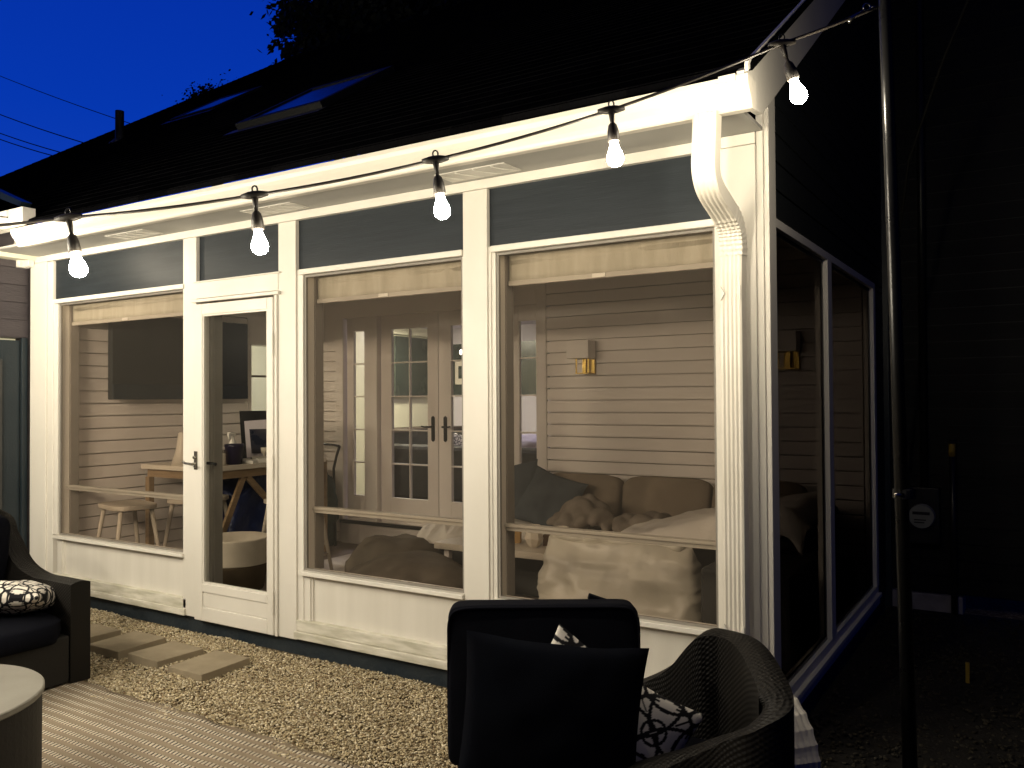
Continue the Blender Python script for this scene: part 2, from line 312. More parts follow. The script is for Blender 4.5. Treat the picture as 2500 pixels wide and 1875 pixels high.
def grid(name, mat, parent, fn, nu, nv, smooth=True, closed_u=False, world=True, colfn=None, solid=0):
    """surface from fn(u,v) in 0..1"""
    U = nu if closed_u else nu+1
    vs = []; cs = []
    for j in range(nv+1):
        for i in range(U):
            vs.append(tuple(fn(i/nu, j/nv)))
            if colfn: cs.append(colfn(i/nu, j/nv))
    fs = []
    for j in range(nv):
        for i in range(nu): fs.append((j*U+i, j*U+(i+1) % U, (j+1)*U+(i+1) % U, (j+1)*U+i))
    m_ = MB(); m_.add(vs, fs); o = m_.build(name, mat, parent, smooth=smooth, world=world)
    if colfn:
        a = o.data.color_attributes.new('col', 'FLOAT_COLOR', 'POINT'); a.data.foreach_set('color', np.array(cs, dtype=np.float32).ravel())
    if solid:
        q = o.modifiers.new('solid', 'SOLIDIFY'); q.thickness = solid
    return o
def dup(root, loc=None, rotz=None, label=None, group=None, delta=None):
    r_ = root.copy(); col_link(r_)
    if loc is not None: r_.location = loc
    if rotz is not None: r_.rotation_euler = (0, 0, rotz)
    if label: r_['label'] = label
    if group: r_['group'] = group
    for ch in list(root.children):
        c = ch.copy(); col_link(c); c.parent = r_
        for g_ in ch.children:
            d = g_.copy(); col_link(d); d.parent = c
    return r_
def noise3(p, s): return noise.noise(Vector(p)*s)
def fbm(p, s, o=4): return noise.fractal(Vector(p)*s, 1.0, 2.0, o)

# ================================================================== SETTING: ground, gravel
g = MB(); g.add([(-60,-40,0),(60,-40,0),(60,80,0),(-60,80,0)], [(0,1,2,3)])
o = g.build('ground', M['gravel_bed']); tag(o, kind='structure')
# pebbles
t_ = (1+5**0.5)/2
ico = np.array([(-1,t_,0),(1,t_,0),(-1,-t_,0),(1,-t_,0),(0,-1,t_),(0,1,t_),(0,-1,-t_),(0,1,-t_),(t_,0,-1),(t_,0,1),(-t_,0,-1),(-t_,0,1)], float)/1.902
icf = np.array([(0,11,5),(0,5,1),(0,1,7),(0,7,10),(0,10,11),(1,5,9),(5,11,4),(11,10,2),(10,7,6),(7,1,8),(3,9,4),(3,4,2),(3,2,6),(3,6,8),(3,8,9),(4,9,5),(2,4,11),(6,2,10),(8,6,7),(9,8,1)])
def pebbles(name, n, xr, yr, smin, smax, avoid, tone=1.0):
    P = np.stack([rng.uniform(*xr, n), rng.uniform(*yr, n)], 1)
    keep = np.ones(n, bool)
    for (a, b_, c, d) in avoid: keep &= ~((P[:, 0] > a) & (P[:, 0] < b_) & (P[:, 1] > c) & (P[:, 1] < d))
    P = P[keep]; n = len(P)
    s_ = rng.uniform(smin, smax, n)[:, None]*np.stack([rng.uniform(.8, 1.4, n), rng.uniform(.7, 1.0, n), rng.uniform(.45, .8, n)], 1)
    ang = rng.uniform(0, 2*np.pi, n); tl = rng.normal(0, 0.45, n)
    V = ico[None]*s_[:, None, :]*(1+rng.normal(0, .12, (n, 12, 1)))
    ct, st = np.cos(tl)[:, None], np.sin(tl)[:, None]
    y_ = V[..., 1]*ct-V[..., 2]*st; z_ = V[..., 1]*st+V[..., 2]*ct
    ca, sa = np.cos(ang)[:, None], np.sin(ang)[:, None]
    X_ = V[..., 0]*ca-y_*sa; Y_ = V[..., 0]*sa+y_*ca
    hz = rng.uniform(0.0, 0.012, n)+0.006*np.sin(P[:, 0]*5+P[:, 1]*3)+0.004*np.sin(P[:, 1]*13+P[:, 0]*9)
    V = np.stack([X_+P[:, 0:1], Y_+P[:, 1:2], z_+hz[:, None]+.003], 2).reshape(-1, 3)
    F = (icf[None]+12*np.arange(n)[:, None, None]).reshape(-1, 3)
    me = bpy.data.meshes.new(name); me.vertices.add(len(V)); me.vertices.foreach_set('co', V.ravel())
    me.loops.add(len(F)*3); me.loops.foreach_set('vertex_index', F.ravel())
    me.polygons.add(len(F)); me.polygons.foreach_set('loop_start', np.arange(0, len(F)*3, 3)); me.update(calc_edges=True)
    pal = np.array([(.50,.42,.27),(.41,.34,.21),(.62,.55,.40),(.29,.23,.135),(.20,.14,.08),(.72,.64,.48),(.38,.32,.22)])
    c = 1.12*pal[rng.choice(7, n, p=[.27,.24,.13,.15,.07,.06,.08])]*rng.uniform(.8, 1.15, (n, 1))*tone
    a = me.color_attributes.new('col', 'FLOAT_COLOR', 'POINT')
    a.data.foreach_set('color', np.concatenate([np.repeat(c, 12, 0), np.ones((n*12, 1))], 1).astype(np.float32).ravel())
    me.materials.append(M['pebble']); o = bpy.data.objects.new(name, me); col_link(o)
    return o
pav = [(-3.14,-2.86,-.615,-.28), (-3.535,-3.25,-.60,-.293), (-3.925,-3.63,-.605,-.277), (-4.33,-4.045,-.615,-.31)]
o = pebbles('gravel', 72000, (-5.0, 0.03), (-1.06, -0.0), .0032, .0078, [(a+.005, b_-.005, c+.005, d-.005) for a, b_, c, d in pav])
tag(o, 'loose tan pea gravel covering the ground along the porch', 'gravel', kind='stuff')
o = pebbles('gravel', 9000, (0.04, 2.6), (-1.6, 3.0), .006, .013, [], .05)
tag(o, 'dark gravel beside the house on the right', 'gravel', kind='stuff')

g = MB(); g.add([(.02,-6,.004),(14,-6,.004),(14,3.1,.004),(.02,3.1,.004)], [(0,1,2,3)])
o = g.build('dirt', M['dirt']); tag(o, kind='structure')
# stepping stones
lab = ['square concrete stepping stone nearest the porch door, rightmost of the row', 'concrete stepping stone second from the right end of the row',
       'concrete stepping stone third from the right end of the row', 'concrete stepping stone partly hidden behind the left wicker armchair']
for i, (a, b_, c, d) in enumerate(pav):
    m_ = MB(); m_.box(-(b_-a)/2, (b_-a)/2, -(d-c)/2, (d-c)/2, 0, .052)
    o = m_.build('stepping_stone', M['concrete'], None, bevel=0.004); o.location = ((a+b_)/2, (c+d)/2, .002+.001*i)
    o.rotation_euler = (R(0.6*(-1)**i), R(0.5), R([1.5, -1, 2, 0.5][i]))
    tag(o, lab[i], 'stepping stone', 'stepping stones in the gravel')

# rug with a soft wavy edge
def rugfn(u, v):
    x = -3.62+u*3.9; y = -4.4+v*3.45
    y += 0.010*math.sin(x*9)*v**8+0.008*math.sin(x*23+1)*v**8
    return (x, y, 0.020+0.006*noise3((x, y, 0), 2.0)+0.012*max(0, noise3((x*1.2, y*2, 4), 3.0))*(v > 0.9))
o = grid('outdoor_rug', M['rug'], None, rugfn, 120, 90); sl = o.modifiers.new('s', 'SOLIDIFY'); sl.thickness = 0.012
tag(o, 'beige flatwoven outdoor rug with rows of pale tufts on the gravel', 'rug')

# ================================================================== THE HOUSE
house = thing('house', 'white framed screened porch and dark shingled house with blue grey panels under its eaves', 'house', (-2.85, 1.3, 0))
W_ = M['white']
# -- porch frame posts
bx('corner_post', W_, house, (-5.70,-5.475,-.012,.10,.11,2.598), (-5.475,-5.40,0,.10,.11,2.598), (-5.40,-5.345,.006,.10,.514,2.30), bevel=.004)
bx('post', W_, house, (-3.835,-3.700,-.004,.10,.11,2.598))
bx('post', W_, house, (-2.928,-2.78,-.004,.10,.10,2.598), (-2.78,-2.732,.008,.10,.11,2.30))
bx('post', W_, house, (-1.552,-1.402,-.004,.10,.11,2.598), (-1.566,-1.552,.008,.10,.49,2.295), (-1.402,-1.385,.006,.10,.11,2.30), (-1.385,-1.361,.012,.10,.11,2.30))
bx('corner_post', W_, house, (-.198,-.03,-.006,.10,.11,2.598), (-.03,.0,.004,.10,.11,2.75), (-.215,-.198,.006,.10,.49,2.30), (.0,.022,.012,.10,.10,2.85), bevel=.003)
bx('frieze_board', W_, house, (-5.70,-.03,-.008,.10,2.60,2.648))
# -- bays: x0,x1 (glass), panel x0,x1
bays = [(-5.338, -3.835, -5.395, -3.840), (-2.728, -1.568, -2.768, -1.553), (-1.358, -.215, -1.396, -.20)]
for x0, x1, p0, p1 in bays:
    bx('sill', W_, house, (x0-.02, x1+.012, -.022, .10, .489, .513), bevel=.003)
    bx('head_trim', W_, house, (p0+.02, x1+.012, -.014, .10, 2.267, 2.299), bevel=.003)
    pn = bx('upper_panel', M['charcoal'], house, (p0-.01, p1+.01, .022, .04, 2.295, 2.605), bevel=0)
    bx('lower_panel', M['panel_white'], house, (x0-.03, x1+.02, .034, .05, .20, .492), bevel=0)
    bx('panel_trim', W_, house, (x0-.02, x0+.045, .014, .036, .218, .488), (x0+.045, x0+.058, .022, .036, .218, .488), bevel=.002)
    bx('base_board', M['stain'], house, (x0-.06, x1+.03, -.004, .05, .155, .218), (x0-.06, x1+.03, -.020, .05, .11, .153), bevel=.004)
    wn = MB().box(x0, x0+.012, .018, .034, .514, 2.265).box(x1-.012, x1, .018, .034, .514, 2.265).box(x0+.012, x1-.012, .018, .034, .514, .526).box(x0+.012, x1-.012, .018, .034, 2.253, 2.265).build('window_frame', M['jamb'], house)
    MB().box(x0+.01, x1-.01, .024, .028, .522, 2.257).build('screen', M['screen'], wn)
    # inner jambs, rail, blind
    bx('window_jamb', M['jamb'], house, (x0-.03, x0+.004, .10, .17, .50, 2.28), (x1-.004, x1+.03, .10, .17, .50, 2.28), (x0+.004, x1-.004, .05, .11, .47, .508), (x0+.004, x1-.004, .10, .17, 2.262, 2.29))
    bx('inner_rail', M['rail'], house, (x0, x1, .085, .115, .846, .866), (x0, x1, .075, .125, .866, .882), bevel=.002)
    bl = MB()
    bl.tube([(x0+.02, .135, 2.225), (x1-.02, .135, 2.225)], .028, 14)
    bl_o = bl.build('roller_blind', M['blind'], house, smooth=True)
    grid('blind_cloth', M['blind'], bl_o, lambda u, v, x0=x0, x1=x1: (x0+.02+u*(x1-x0-.04), .112+.004*noise3((x0+u*6, v, 0), 1.7), 2.262-v*.135), 60, 4, solid=.003)
    bx('bottom_bar', M['rail'], bl_o, (x0+.018, x1-.018, .100, .118, 2.104, 2.130), bevel=.003)
    cx = x0+(x1-x0)*.47
    bx('blind_clip', M['plastic'], bl_o, (cx-.035, cx+.035, .094, .101, 2.107, 2.127), bevel=.002)
    g_ = MB().box(p0-.012, p1+.012, .02, .03, 2.294, 2.606)
# -- small panel over the door
bx('upper_panel', M['charcoal'], house, (-3.70, -2.925, .022, .04, 2.295, 2.605), bevel=0)
bx('head_trim', W_, house, (-3.70, -2.928, -.008, .10, 2.19, 2.297), (-3.712, -2.90, -.022, .0, 2.293, 2.301), bevel=.002)
bx('door_drip_cap', W_, house, (-3.727, -2.905, -.030, .0, 2.162, 2.184), bevel=.004)
# -- screen door
door = bx('porch_door', W_, house, (-3.69,-3.612,-.028,.008,.105,2.150), (-3.005,-2.952,-.028,.008,.105,2.150), (-3.612,-3.005,-.028,.008,2.078,2.150), (-3.612,-3.005,-.028,.008,.105,.195), (-3.612,-3.005,-.020,.004,.195,.290), (-3.612,-3.005,-.028,.008,.290,.346), bevel=.005)
bx('glazing_bead', W_, door, (-3.612,-3.602,-.022,.0,.346,2.078), (-3.014,-3.005,-.022,.0,.346,2.078), (-3.602,-3.014,-.022,.0,.346,.356), (-3.602,-3.014,-.022,.0,2.068,2.078), bevel=.001)
MB().box(-3.604, -3.012, -.012, -.008, .352, 2.073).build('pane', M['door_glass'], door)
for z in (1.86, 1.12, .30):
    bx('hinge', W_, door, (-2.958,-2.948,-.034,-.026, z-.07, z+.07), bevel=.003)
hd = MB().box(-3.683,-3.652,-.036,-.028,1.075,1.195).tube([(-3.668,-.036,1.115),(-3.668,-.062,1.112),(-3.72,-.075,1.118),(-3.745,-.072,1.128)],[.010,.009,.008,.009],10)
hd.tube([(-3.668,-.036,1.155),(-3.668,-.05,1.155)],.011,10); hd.tube([(-3.668,-.04,1.10),(-3.642,-.06,1.098)],.008,8)
hd.build('door_handle', M['chrome'], door, bevel=.002, smooth=False)
MB().tube([(-3.655,.03,1.115),(-3.60,.04,1.112),(-3.565,.045,1.108)],.010,10).build('inner_handle', M['black_metal'], door, smooth=True)
bx('hinge_trim', W_, house, (-2.952,-2.930,-.018,.0,.10,2.16), (-2.975,-2.930,.0,.09,2.155,2.19), bevel=.003)
bx('inner_door_jamb', M['jamb'], house, (-3.72,-3.655,.10,.17,.11,2.18), (-2.98,-2.90,.10,.17,.11,2.18))
# -- dark foundation
bx('foundation', M['basement'], house, (-5.7, .0, .03, .12, -.02, .110), bevel=0)
bx('foundation', M['basement'], house, (-.10, .0, .12, 2.7, -.02, .098), bevel=0)
# -- soffit with slotted vents
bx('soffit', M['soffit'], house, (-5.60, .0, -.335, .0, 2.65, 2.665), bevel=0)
for vx in (-4.2, -2.83, -1.38):
    v_ = MB().box(vx-.21, vx+.21, -.20, -.04, 2.6465, 2.6505)
    vo_ = v_.build('soffit_vent', M['plastic'], house, bevel=.001)
    s_ = MB()
    for k in range(4):
        xx = vx-.19+k*.105
        pts = [(xx+.075*(j/6)**1.6, -.19+.14*j/6, 2.6445) for j in range(7)]
        s_.tube(pts, .0028, 6)
    s_.build('louvre', M['plastic'], vo_, smooth=True)
# -- gutter, K profile
prof = [(-.315,2.74),(-.315,2.632),(-.372,2.626),(-.380,2.634),(-.383,2.646),(-.392,2.662),(-.412,2.684),(-.424,2.702),(-.430,2.722),(-.430,2.742),(-.418,2.744),(-.418,2.70),(-.36,2.66),(-.33,2.66),(-.33,2.74)]
gm = MB(); gm.prism(prof, 'x', -5.17, .060); gut = gm.build('gutter', M['gutter'], house, bevel=.0015)
for xa in (-5.176, .058):
    e_ = MB(); e_.prism(prof[:10], 'x', xa, xa+.008); e_.build('gutter_end_cap', M['gutter'], gut, bevel=.001)
MB().prism([(-.436,2.72),(-.436,2.747),(-.31,2.747),(-.31,2.742),(-.43,2.742),(-.43,2.72)],'x',-.045,.02).build('gutter_strap', M['gutter'], gut)
# -- downspout: corrugated, elbowed
def spout_sec(c, r_, n_, w_, d_, k):
    """rectangular ribbed section: k ring factor"""
    pts = []
    ribs = 5
    for i in range(ribs*4+1):
        t = -1+2*i/(ribs*4); off = .0016*math.cos(t*ribs*math.pi)
        pts.append(c+r_*(t*w_/2)+n_*(d_/2+off)*k)
    pts.append(c+r_*w_/2-n_*d_/2*k); pts.append(c-r_*w_/2-n_*d_/2*k)
    return pts
def spout(name, path, rv, ringed, parent, w_=.094, d_=.068):
    vs = []; fs = []; n = None
    path = [Vector(p) for p in path]
    for i, p in enumerate(path):
        d = (path[min(i+1, len(path)-1)]-path[max(i-1, 0)]).normalized()
        r_ = (Vector(rv)-d*Vector(rv).dot(d)).normalized(); nn_ = r_.cross(d)
        if nn_.y > 0 and abs(nn_.y) > .3: nn_ = -nn_
        k = 1+(.10 if ringed(i) else 0)
        sec = spout_sec(p, r_*(1+(k-1)*.6), nn_, w_, d_, k); n = len(sec); vs += sec
    for i in range(len(path)-1):
        for j in range(n): fs.append((i*n+j, i*n+(j+1) % n, (i+1)*n+(j+1) % n, (i+1)*n+j))
    fs += [tuple(range(n)), tuple(range((len(path)-1)*n, len(path)*n))]
    return MB().add(vs, fs).build(name, M['gutter'], parent, smooth=False)
def bez(p0, p1, p2, p3, n):
    return [((1-t)**3)*Vector(p0)+3*t*(1-t)**2*Vector(p1)+3*t*t*(1-t)*Vector(p2)+t**3*Vector(p3) for t in [i/n for i in range(n+1)]]
pth = [Vector((-.113,-.368,2.632)), Vector((-.115,-.368,2.58)), Vector((-.119,-.368,2.50))]+bez((-.122,-.366,2.455),(-.128,-.36,2.36),(-.125,-.27,2.34),(-.118,-.20,2.305),22)+bez((-.115,-.17,2.29),(-.108,-.085,2.25),(-.110,-.06,2.21),(-.112,-.058,2.12),18)
dsp = spout('downspout', pth, (1, 0, 0), lambda i: i > 27 and i % 2 == 0, house)
spout('downspout_pipe', [(-.112,-.058,2.15-.03*i) for i in range(2)]+[(-.114,-.058,z) for z in (1.9,1.2,.5,.16)], (1,0,0), lambda i: False, dsp, .090, .064)
for z in (1.96, .545): # strap fixings
    MB().prism([(-.156,z-.03),(-.139,z),(-.156,z+.03)],'y',-.0975,-.092).build('strap', M['plastic'], dsp)
    MB().prism([(-.072,z-.03),(-.089,z),(-.072,z+.03)],'y',-.0975,-.092).build('strap', M['plastic'], dsp)
MB().box(-.066,-.03,-.075,-.068,.37,.374).build('strap_wire', M['black_metal'], dsp)
# lower elbow sweeping out over the gravel at the corner
low = bez((-.114,-.058,.17),(-.114,-.07,.10),(-.10,-.12,.08),(-.07,-.20,.075),8)
spout('downspout_elbow', low, (.75,.66,0), lambda i: i % 2 == 0, dsp, .09, .064)
# ribbed drain hose curling at the right of the wicker chair
# -- side wall of the porch (plane x = 0)
S = lambda *q, **k: bx(*q, **k)
S('side_corner_board', W_, house, (.0,.018,.10,.135,.10,2.85), bevel=.002)
S('side_head_trim', W_, house, (-.05,.016,.135,2.70,2.262,2.302))
S('side_sill', W_, house, (-.05,.022,.135,2.70,.10,.150), (-.05,.036,.135,2.70,.150,.175), (-.05,.014,.135,2.70,.175,.222))
S('side_post', W_, house, (-.05,.018,1.17,1.27,.223,2.261))
S('side_post', W_, house, (-.05,.018,2.62,2.70,.223,2.261))
for y0, y1 in ((.135, 1.17), (1.27, 2.62)):
    wn = MB().box(-.02,-.008,y0,y0+.02,.223,2.261).box(-.02,-.008,y1-.02,y1,.223,2.261).box(-.02,-.008,y0+.02,y1-.02,.223,.24).box(-.02,-.008,y0+.02,y1-.02,2.244,2.261).build('side_window_frame', M['black_metal'], house)
    MB().box(-.016,-.012,y0+.015,y1-.015,.23,2.255).build('screen', M['dark_screen'], wn)
# -- clapboard walls helper: sawtooth section
def clap(name, mat, parent, axis, p, a0, a1, z0, z1, step, sgn, depth=.012, top=None, gap=.007):
    m_ = MB(); z = z0; k = 0
    while z < z1-1e-4:
        zt = min(z+step, z1)
        prof_ = [(-.034, z), (-.030, z), (-.030, z+gap), (depth, z+gap), (depth*.8, zt), (-.034, zt)]
        aa0, aa1 = a0, a1
        if axis == 'y':   # wall in plane y=p, runs along x; sgn=-1 faces -y
            m_.prism([(p+sgn*q[0], q[1]) for q in prof_], 'x', aa0, aa1)
        else:
            if top: aa1 = max(aa0+.01, a1); 
            s0 = aa0
            if top: s0 = max(aa0, top(zt))
            if s0 < aa1-.02: m_.prism([(p+sgn*q[0], q[1]) for q in prof_], 'y', s0, aa1)
        z = zt
    return m_.build(name, mat, parent)
TANR = .655
roofz = lambda y: 2.757+TANR*(y+.40)
# gable above the porch side, up to the rake
clap('gable_siding', M['siding_dark'], house, 'x', 0.0, .137, 7.2, 2.303, 7.7, .125, 1, top=lambda z: (z-2.757)/TANR-.40+.06)
clap('house_siding', M['siding_dark'], house, 'x', 0.0, 2.70, 3.1, .13, 2.303, .125, 1)
bx('gable_backing', M['siding_dark'], house, (-.06,-.0,2.70,7.2,.0,5.2), (-.06,-.0,.12,2.70,2.303,2.95), (-.06,-.0,1.4,2.7,2.95,3.9), bevel=0)
# ell wall to the right, y = 3.1
clap('ell_siding', M['siding_black'], house, 'y', 3.1, .0, 8.0, .13, 6.4, .118, -1)
bx('ell_backing', M['siding_dark'], house, (-.0, 8.0, 3.1, 3.3, .13, 6.4), bevel=0)
bx('ell_foundation', M['concrete_grey'], house, (.0, .10, 3.07, 3.3, -.06, .125), (.16, .50, 3.06, 3.3, -.05, .12), bevel=.006)
bx('corner_trim', M['door_dark'], house, (.0,.05,3.05,3.1,.0,4.4))
# rake board
rk = MB(); rk.prism([(-.33,2.645),(-.425,2.74),(-.425,2.757),(7.4,roofz(7.4)-.02),(7.4,roofz(7.4)-.20),(-.18,2.66)],'x',.022,.052)
rk.build('rake_board', W_, house, bevel=.002)
rt_ = MB(); rt_.prism([(-.42,2.752),(-.42,2.79),(7.4,roofz(7.4)+.02),(7.4,roofz(7.4)-.03)],'x',.052,.066); rt_.build('rake_trim', W_, house)
# -- roof
def roofslab():
    m_ = MB(); x0, x1 = -10.65, .075; ya, yb = -.395, 7.3
    za, zb = roofz(ya)+.0, roofz(yb)
    vs = [(x0,ya,za),(x1,ya,za),(x1,yb,zb),(x0,yb,zb),(x0,ya,za+.03),(x1,ya,za+.03),(x1,yb,zb+.03),(x0,yb,zb+.03),
          (x0,15.0,za),(x1,15.0,za),(x0,15.0,za+.03),(x1,15.0,za+.03)]
    fs = [(3,2,1,0),(4,5,6,7),(0,1,5,4),(0,4,7,3),(1,2,6,5),(2,3,8,9),(7,6,11,10),(9,8,10,11),(3,7,10,8),(2,9,11,6)]
    m_.add(vs, fs); o = m_.build('roof', M['shingle'], house)
    uvl = o.data.uv_layers.new(name='UVMap'); L = math.sqrt(1+TANR**2)
    for lp in o.data.loops:
        c = o.data.vertices[lp.vertex_index].co; uvl.data[lp.index].uv = (c.x, c.y*L)
    return o
roof = roofslab()
# course edges give the slope a rough look against the sky
cm = MB(); L_ = math.sqrt(1+TANR**2)
for k in range(66):
    y = -.38+k*.116
    if y > 7.2: break
    z = roofz(y)+.034
    cm.add([(-10.66,y,z-.004),(.078,y,z-.004),(.078,y+.116,roofz(y+.116)+.031),(-10.66,y+.116,roofz(y+.116)+.031),(-10.66,y,z+.0015),(.078,y,z+.0015)],[(4,5,2,3),(0,1,5,4)])
co = cm.build('shingle_courses', M['shingle'], roof)
uvl = co.data.uv_layers.new(name='UVMap')
for lp in co.data.loops:
    c = co.data.vertices[lp.vertex_index].co; uvl.data[lp.index].uv = (c.x, c.y*L_)
# skylights
def skylight(x0, x1, y0, y1, h):
    m_ = MB()
    def q(x, y, dz): 
        nrm = Vector((0, -TANR, 1)).normalized(); p = Vector((x, y, roofz(y)+.03)); return p+nrm*dz
    def rail(a, b, c, d):
        vs = [q(a, c, 0), q(b, c, 0), q(b, d, 0), q(a, d, 0), q(a, c, h), q(b, c, h), q(b, d, h), q(a, d, h)]
        m_.add(vs, [(3,2,1,0),(4,5,6,7),(0,1,5,4),(1,2,6,5),(2,3,7,6),(3,0,4,7)])
    rail(x0, x1, y0, y0+.07); rail(x0, x1, y1-.07, y1); rail(x0, x0+.07, y0+.07, y1-.07); rail(x1-.07, x1, y0+.07, y1-.07)
    o = m_.build('skylight', M['siding_black'], house, bevel=.004)
    MB().add([q(x0+.06, y0+.06, h*.8), q(x1-.06, y0+.06, h*.8), q(x1-.06, y1-.06, h*.8), q(x0+.06, y1-.06, h*.8)], [(0,1,2,3)]).build('skylight_glass', M['sky_glass'], o)
    MB().add([q(x0-.05, y0-.10, .012), q(x1+.05, y0-.10, .012), q(x1+.05, y0, .012), q(x0-.05, y0, .012)], [(0,1,2,3)]).build('flashing', M['flash'], o)
M['sky_glass'] = noisy('skylight_glazing', (0.01, 0.012, 0.014), (0.012, 0.014, 0.016), 5, 0.2, 60, 0.0001, spec=0.25, rvar=0.01)
M['flash'] = noisy('grey_flashing', (0.05, 0.05, 0.05), (0.035, 0.035, 0.035), 5, 0.5, 60, 0.0006)
skylight(-4.50, -3.55, 1.0, 1.85, .06); skylight(-7.95, -7.15, 2.85, 3.6, .03)
vp = MB().tube([(-8.54,2.565,4.60),(-8.54,2.565,5.08)], .052, 16).build('vent_pipe', M['black_metal'], house, smooth=False)
MB().lathe([(.13,0),(.06,.07)], (-8.54,2.565,4.66), 16).build('pipe_flashing', M['flash'], vp)
# -- porch interior: floor, ceiling, back wall, left wall
YB = 2.65
bx('porch_floor', M['floor_in'], house, (-5.5,-.06,.12,2.70,.05,.10), bevel=0)
bx('porch_ceiling', M['inner_white'], house, (-5.7,-.06,.10,2.75,2.61,2.64), bevel=0)
clap('porch_left_siding', M['inner_white'], house, 'x', -5.45, .14, 1.90, .10, 2.61, .100, 1, depth=.024, gap=.009)
bx('left_wall_core', M['inner_white'], house, (-5.60,-5.487,.12,1.90,.10,2.61), (-5.60,-5.45,1.90,2.65,.10,1.20), (-5.60,-5.45,1.90,2.65,2.06,2.61), bevel=0)
bx('left_window_trim', M['inner_white'], house, (-5.45,-5.425,1.88,1.93,1.22,2.06), (-5.45,-5.425,1.88,2.65,2.06,2.34), (-5.45,-5.43,2.60,2.65,.10,2.06), bevel=.002)
wn = bx('left_window', M['jamb'], house, (-5.50,-5.46,1.93,1.955,1.20,2.06), (-5.50,-5.46,2.25,2.275,1.20,2.06), (-5.50,-5.46,2.575,2.60,1.20,2.06), (-5.50,-5.46,1.955,2.25,1.745,1.765), (-5.50,-5.46,2.275,2.575,1.745,1.765), bevel=.001)
MB().box(-5.482,-5.478,1.93,2.60,1.2,2.06).build('pane', M['glass'], wn)
# back wall
clap('porch_back_siding', M['inner_white'], house, 'y', YB, -2.565, -.06, .10, 2.61, .100, -1, depth=.026, gap=.009)
clap('porch_back_siding', M['inner_white'], house, 'y', YB, -5.45, -5.0, .10, 2.10, .100, -1, depth=.026, gap=.009)
bx('back_wall_core', M['inner_white'], house, (-2.565,-.06,YB+.037,YB+.14,.10,2.61), (-5.6,-4.95,YB+.037,YB+.14,.10,2.61), (-4.95,-2.565,YB,YB+.14,2.33,2.61), (-4.95,-2.565,YB,YB+.14,.10,.335), (-3.05,-2.97,YB,YB+.14,.335,2.33), bevel=0)
bx('door_casing', M['inner_white'], house, (-5.0,-4.90,YB-.032,YB,.335,2.33), (-5.0,-2.66,YB-.032,YB,2.33,2.56), (-2.66,-2.565,YB-.032,YB,.335,2.56), (-4.60,-4.52,YB-.024,YB,.335,2.33), (-4.52,-4.46,YB-.026,YB+.1,.335,2.33), (-3.05,-2.955,YB-.024,YB+.10,.335,2.33), (-2.955,-2.94,YB-.008,YB+.1,.335,2.31), (-2.64,-2.66,YB-.008,YB+.1,.335,2.3), bevel=.003)
bx('threshold', M['black_metal'], house, (-4.95,-2.6,YB-.03,YB+.1,.300,.332), bevel=.002)
def leaf(name, x0, x1, gx0, gx1, cols, rows, z0=.335, z1=2.335, gz0=.578, gz1=2.198, y=YB+.02, parent=None):
    m_ = MB(); t = .04
    m_.box(x0, gx0, y, y+t, z0, z1).box(gx1, x1, y, y+t, z0, z1).box(gx0, gx1, y, y+t, z0, gz0).box(gx0, gx1, y, y+t, gz1, z1)
    o = m_.build(name, M['inner_white'], parent or house, bevel=.002)
    n_ = MB(); w_ = .013
    zs = [gz1-(gz1-gz0)*k/rows for k in range(1, rows)]
    for z in zs: n_.box(gx0, gx1, y+.004, y+t-.004, z-w_/2, z+w_/2)
    if cols == 1: n_.box(gx0-.001, gx0+.003, y+.006, y+t-.006, gz0, gz1)
    for k in range(1, cols):
        xx = gx0+(gx1-gx0)*k/cols
        zz = [gz1]+zs+[gz0]
        for a, b2 in zip(zz[:-1], zz[1:]): n_.box(xx-w_/2, xx+w_/2, y+.006, y+t-.006, b2+w_/2, a-w_/2)
    n_.build('muntins', M['inner_white'], o)
    MB().box(gx0, gx1, y+.018, y+.022, gz0, gz1).build('pane', M['glass'], o)
    return o
leaf('sidelight', -4.89, -4.60, -4.806, -4.66, 1, 5)
d1 = leaf('french_door', -4.445, -3.752, -4.314, -3.875, 2, 5)
d2 = leaf('french_door', -3.744, -3.055, -3.604, -3.17, 2, 5)
leaf('sidelight', -2.94, -2.60, -2.868, -2.695, 1, 5)
for d_, x, s_ in ((d1, -3.807, -1), (d2, -3.665, 1)):
    hm = MB(); hm.prism([(x-.017,1.14),(x,1.125),(x+.017,1.14),(x+.017,1.35),(x,1.365),(x-.017,1.35)],'y',YB+.008,YB+.02)
    hm.tube([(x,YB+.008,1.265),(x,YB-.035,1.265),(x+s_*.05,YB-.045,1.262),(x+s_*.095,YB-.04,1.27)],[.010,.009,.008,.007],8)
    hm.build('door_handle', M['black_metal'], d_)
# -- house interior behind the french doors (x -7 .. -.5, y 2.8 .. 6.9)
bx('room_floor', M['room_floor'], house, (-7.1,-.5,YB+.14,7.0,.28,.33), bevel=0)
bx('room_ceiling', M['ceiling_in'], house, (-7.1,-.5,YB+.10,7.0,2.60,2.63), bevel=0)
bx('room_wall', M['cream_wall'], house, (-7.2,-7.0,YB,7.1,.3,2.60), bevel=0)
bx('room_wall', M['lilac_wall'], house, (-7.0,-.4,6.9,7.0,.3,1.58), bevel=0); bx('room_wall', M['lilac_wall'], house, (-7.0,-.4,6.9,7.0,2.36,2.60), bevel=0)
bx('room_wall', M['room_dark'], house, (-7.0,-.4,6.9,7.0,1.58,2.36), bevel=0)
for q in ((-.5,-.4,YB+.14,6.9,.3,2.6), (-5.6,-4.95,YB+.14,YB+.16,.3,2.6), (-2.5,-.5,YB+.14,YB+.16,.3,2.6)): bx('room_wall', M['lilac_wall'], house, q, bevel=0)
